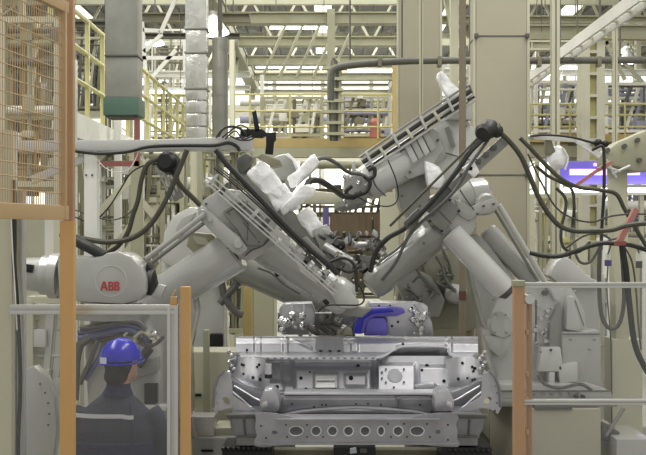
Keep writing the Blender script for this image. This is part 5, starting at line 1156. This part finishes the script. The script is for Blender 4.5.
for s in (-1, 1):
    b.tube([W(s*.09, 0, .95), W(s*.1, .0, .7), W(s*.11, .01, .5)], .075, 14); b.lathe(W(s*.11, .01, .52), W(s*.12, -.01, .1), [(0, .06), (.3, .058), (1, .04)], 14)
    b.tube([W(s*.17, 0, 1.4), W(s*.22, .02, 1.25), W(s*.235, .06, 1.12)], .045, 12)
    b.tube([W(s*.235, .06, 1.13), W(s*.2, .2, 1.03), W(s*.14, .33, 1.03)], .034, 12)
    b.ball(W(s*.13, .37, 1.03), .04, (1, 1.2, .6)); 
    for k in range(4): b.tube([W(s*(.13+(k-1.5)*.018), .4, 1.03), W(s*(.13+(k-1.5)*.018), .44+.004*(2-abs(k-1.5)), 1.025), W(s*(.13+(k-1.5)*.018), .46, 1.0)], .0095, 8)
    b.tube([W(s*.1, .36, 1.04), W(s*.08, .39, 1.04), W(s*.075, .42, 1.03)], .011, 8)
    ell(b, W(s*.12, .05, .07), (.042, .11, .04))
remeshed(b, 'body', 'skin', wk, .011, 3)
# face features
for (dx, dy) in ((.038, .118), (.09, .085)):
    MB().ball(W(dx, dy, hz+.0), .012).build('eye', 'sticker', wk)
MB().ball(W(.075, .108, hz-.06), .012, (1.5, .6, .4)).build('mouth', 'pink_red', wk)
# hair
h = MB(); ell(h, W(.012, .0, hz+.01), (.084, .095, .1)); ell(h, W(.0, -.035, hz-.055), (.07, .05, .055))
remeshed(h, 'hair', 'hair', wk, .01, 2)
# jacket with sleeves (one mesh)
j = MB()
loft(j, [(0, 0, .86, .215, .14, .85), (0, 0, 1.0, .22, .145, .85), (-.005, 0, 1.15, .225, .145, .85), (-.01, -.005, 1.3, .232, .14, .85), (-.01, 0, 1.38, .205, .12, .85), (-.005, 0, 1.44, .15, .095, .9), (0, 0, 1.49, .09, .078, 1), (.005, 0, 1.53, .068, .066, 1)])
for s in (-1, 1):
    j.tube([W(s*.18, 0, 1.4), W(s*.235, .0, 1.3), W(s*.26, .03, 1.16), W(s*.255, .07, 1.08)], .068, 18)
    j.tube([W(s*.255, .06, 1.1), W(s*.22, .17, 1.04), W(s*.155, .3, 1.03)], .054, 16)
remeshed(j, 'jacket', 'jacket', wk, .013, 4)
j = MB(); loft(j, [(-.004, -.002, .93, .228, .152, .85), (-.004, -.002, 1.0, .234, .157, .85), (-.006, -.002, 1.15, .238, .157, .85), (-.008, -.003, 1.24, .242, .156, .85)]); remeshed(j, 'jacket_band', 'jacket_navy', wk, .012, 1)
# reflective stripe on the back
zs = P(0, 417, Yw-.15).z; st = MB(); q = []
for k in range(15):
    a = math.pi*(1.04+.62*k/14); ca, sa = math.cos(a), math.sin(a)
    q.append(W(-.01+.246*math.copysign(abs(ca)**.85, ca), -.004+.155*math.copysign(abs(sa)**.85, sa), zs+(.004 if 1 < k < 13 else -.004)))
for a, b_ in zip(q, q[1:]): st.beam(a, b_, .006, .022)
st.build('reflective_stripe', 'reflective', wk)
# side panel seams / collar
MB().lathe(W(.005, 0, 1.49), W(.01, 0, 1.56), [(0, .09), (.6, .07), (1, .068)], 24).build('collar', 'jacket_navy', wk)
sm_ = MB(); sm_.tube([W(.10, -.13, 1.46), W(.115, -.148, 1.3), W(.12, -.158, 1.1), W(.12, -.158, .95)], .004, 6); sm_.build('seam', 'jacket_navy', wk)
# trousers, shoes
tr_ = MB(); loft(tr_, [(0, 0, .78, .18, .12, .9), (0, 0, .9, .18, .12, .9)])
for s in (-1, 1): tr_.lathe(W(s*.09, 0, .88), W(s*.12, -.005, .1), [(0, .1), (.4, .082), (1, .065)], 18)
remeshed(tr_, 'trousers', 'trousers', wk, .014, 3)
for s in (-1, 1):
    sh = MB(); ell(sh, W(s*.12, .055, .055), (.052, .135, .055)); remeshed(sh, 'shoe', 'shoe', wk, .012, 1)
# helmet
hm = MB(); c0 = W(.018, .015, hz+.035)
o = bmesh.new(); bmesh.ops.create_uvsphere(o, u_segments=36, v_segments=20, radius=1)
bmesh.ops.delete(o, geom=[v for v in o.verts if v.co.z < -.12], context='VERTS')
for v in o.verts:
    rdg = 1+.02*max(0, 1-abs(v.co.x)/.18)*(v.co.z > 0)
    v.co = c0+Matrix.Rotation(-.5, 3, 'Z') @ Vector((v.co.x*.108*rdg, v.co.y*.135*rdg, v.co.z*.125*rdg))
sol = bmesh.ops.solidify(o, geom=o.faces[:], thickness=.004)
hm.merge(o); hel = hm.build('hard_hat', 'helmet_blue', wk, ang=60)
br = MB(); pts = []
for k in range(37):
    a = 2*math.pi*k/36; fr = max(0, math.sin(a)); pts.append(c0+Matrix.Rotation(-.5, 3, 'Z') @ Vector((.110*math.cos(a), (.137+.04*fr**2)*math.sin(a), -.016)))
br.tube(pts, .005, 6, False); br.build('brim', 'helmet_blue', hel)
p = P(107.5, 359, Yw-.12); 
sp = MB(); sp.box(W(-.054, -.118, hz+.045), (.042, .006, .034), Matrix.Rotation(-.45, 4, 'Z')); sp.build('sticker', 'sticker', hel)

# ================================================================= GROUPS OF REPEATS
GROUPS = {'roof_truss': 'roof trusses of the hall', 'hall_column': 'lattice columns of the hall', 'steel_girder': 'far girders across the hall', 'tube_lamp': 'tube lamps of the hall',
          'high_bay_lamp': 'high-bay lamps of the hall', 'locker': 'row of cream cabinets on the right', 'welding_robot': 'welding robots round the vehicle body', 'mezzanine': 'mezzanine platforms',
          'storage_rack': 'racks in the hall', 'process_rig': 'rigs on the mezzanines', 'lattice_tower': 'lattice towers in the hall', 'long_pipe': 'overhead pipes of the hall', 'crate': 'brown crates on the far rack',
          'hose': 'hoses hanging around the robots', 'guard_post': 'orange guard posts', 'clad_column': 'clad columns', 'upright_post': 'pale upright posts', 'stay_frame': 'inclined roof stays',
          'wrapped_cylinder': 'white-wrapped cylinders', 'plug_connector': 'hanging plug connectors', 'equipment_frame': 'equipment frames on the right', 'plinth_cabinet': 'low cabinets round the line', 'guard_fence': 'clear guard fences', 'strap': 'red hose straps', 'cable': 'cables at the left edge post'}
for o in list(bpy.data.objects):
    if o.parent is None and 'label' in o and 'group' not in o:
        base = o.name.split('.')[0]
        if base in GROUPS: o['group'] = GROUPS[base]
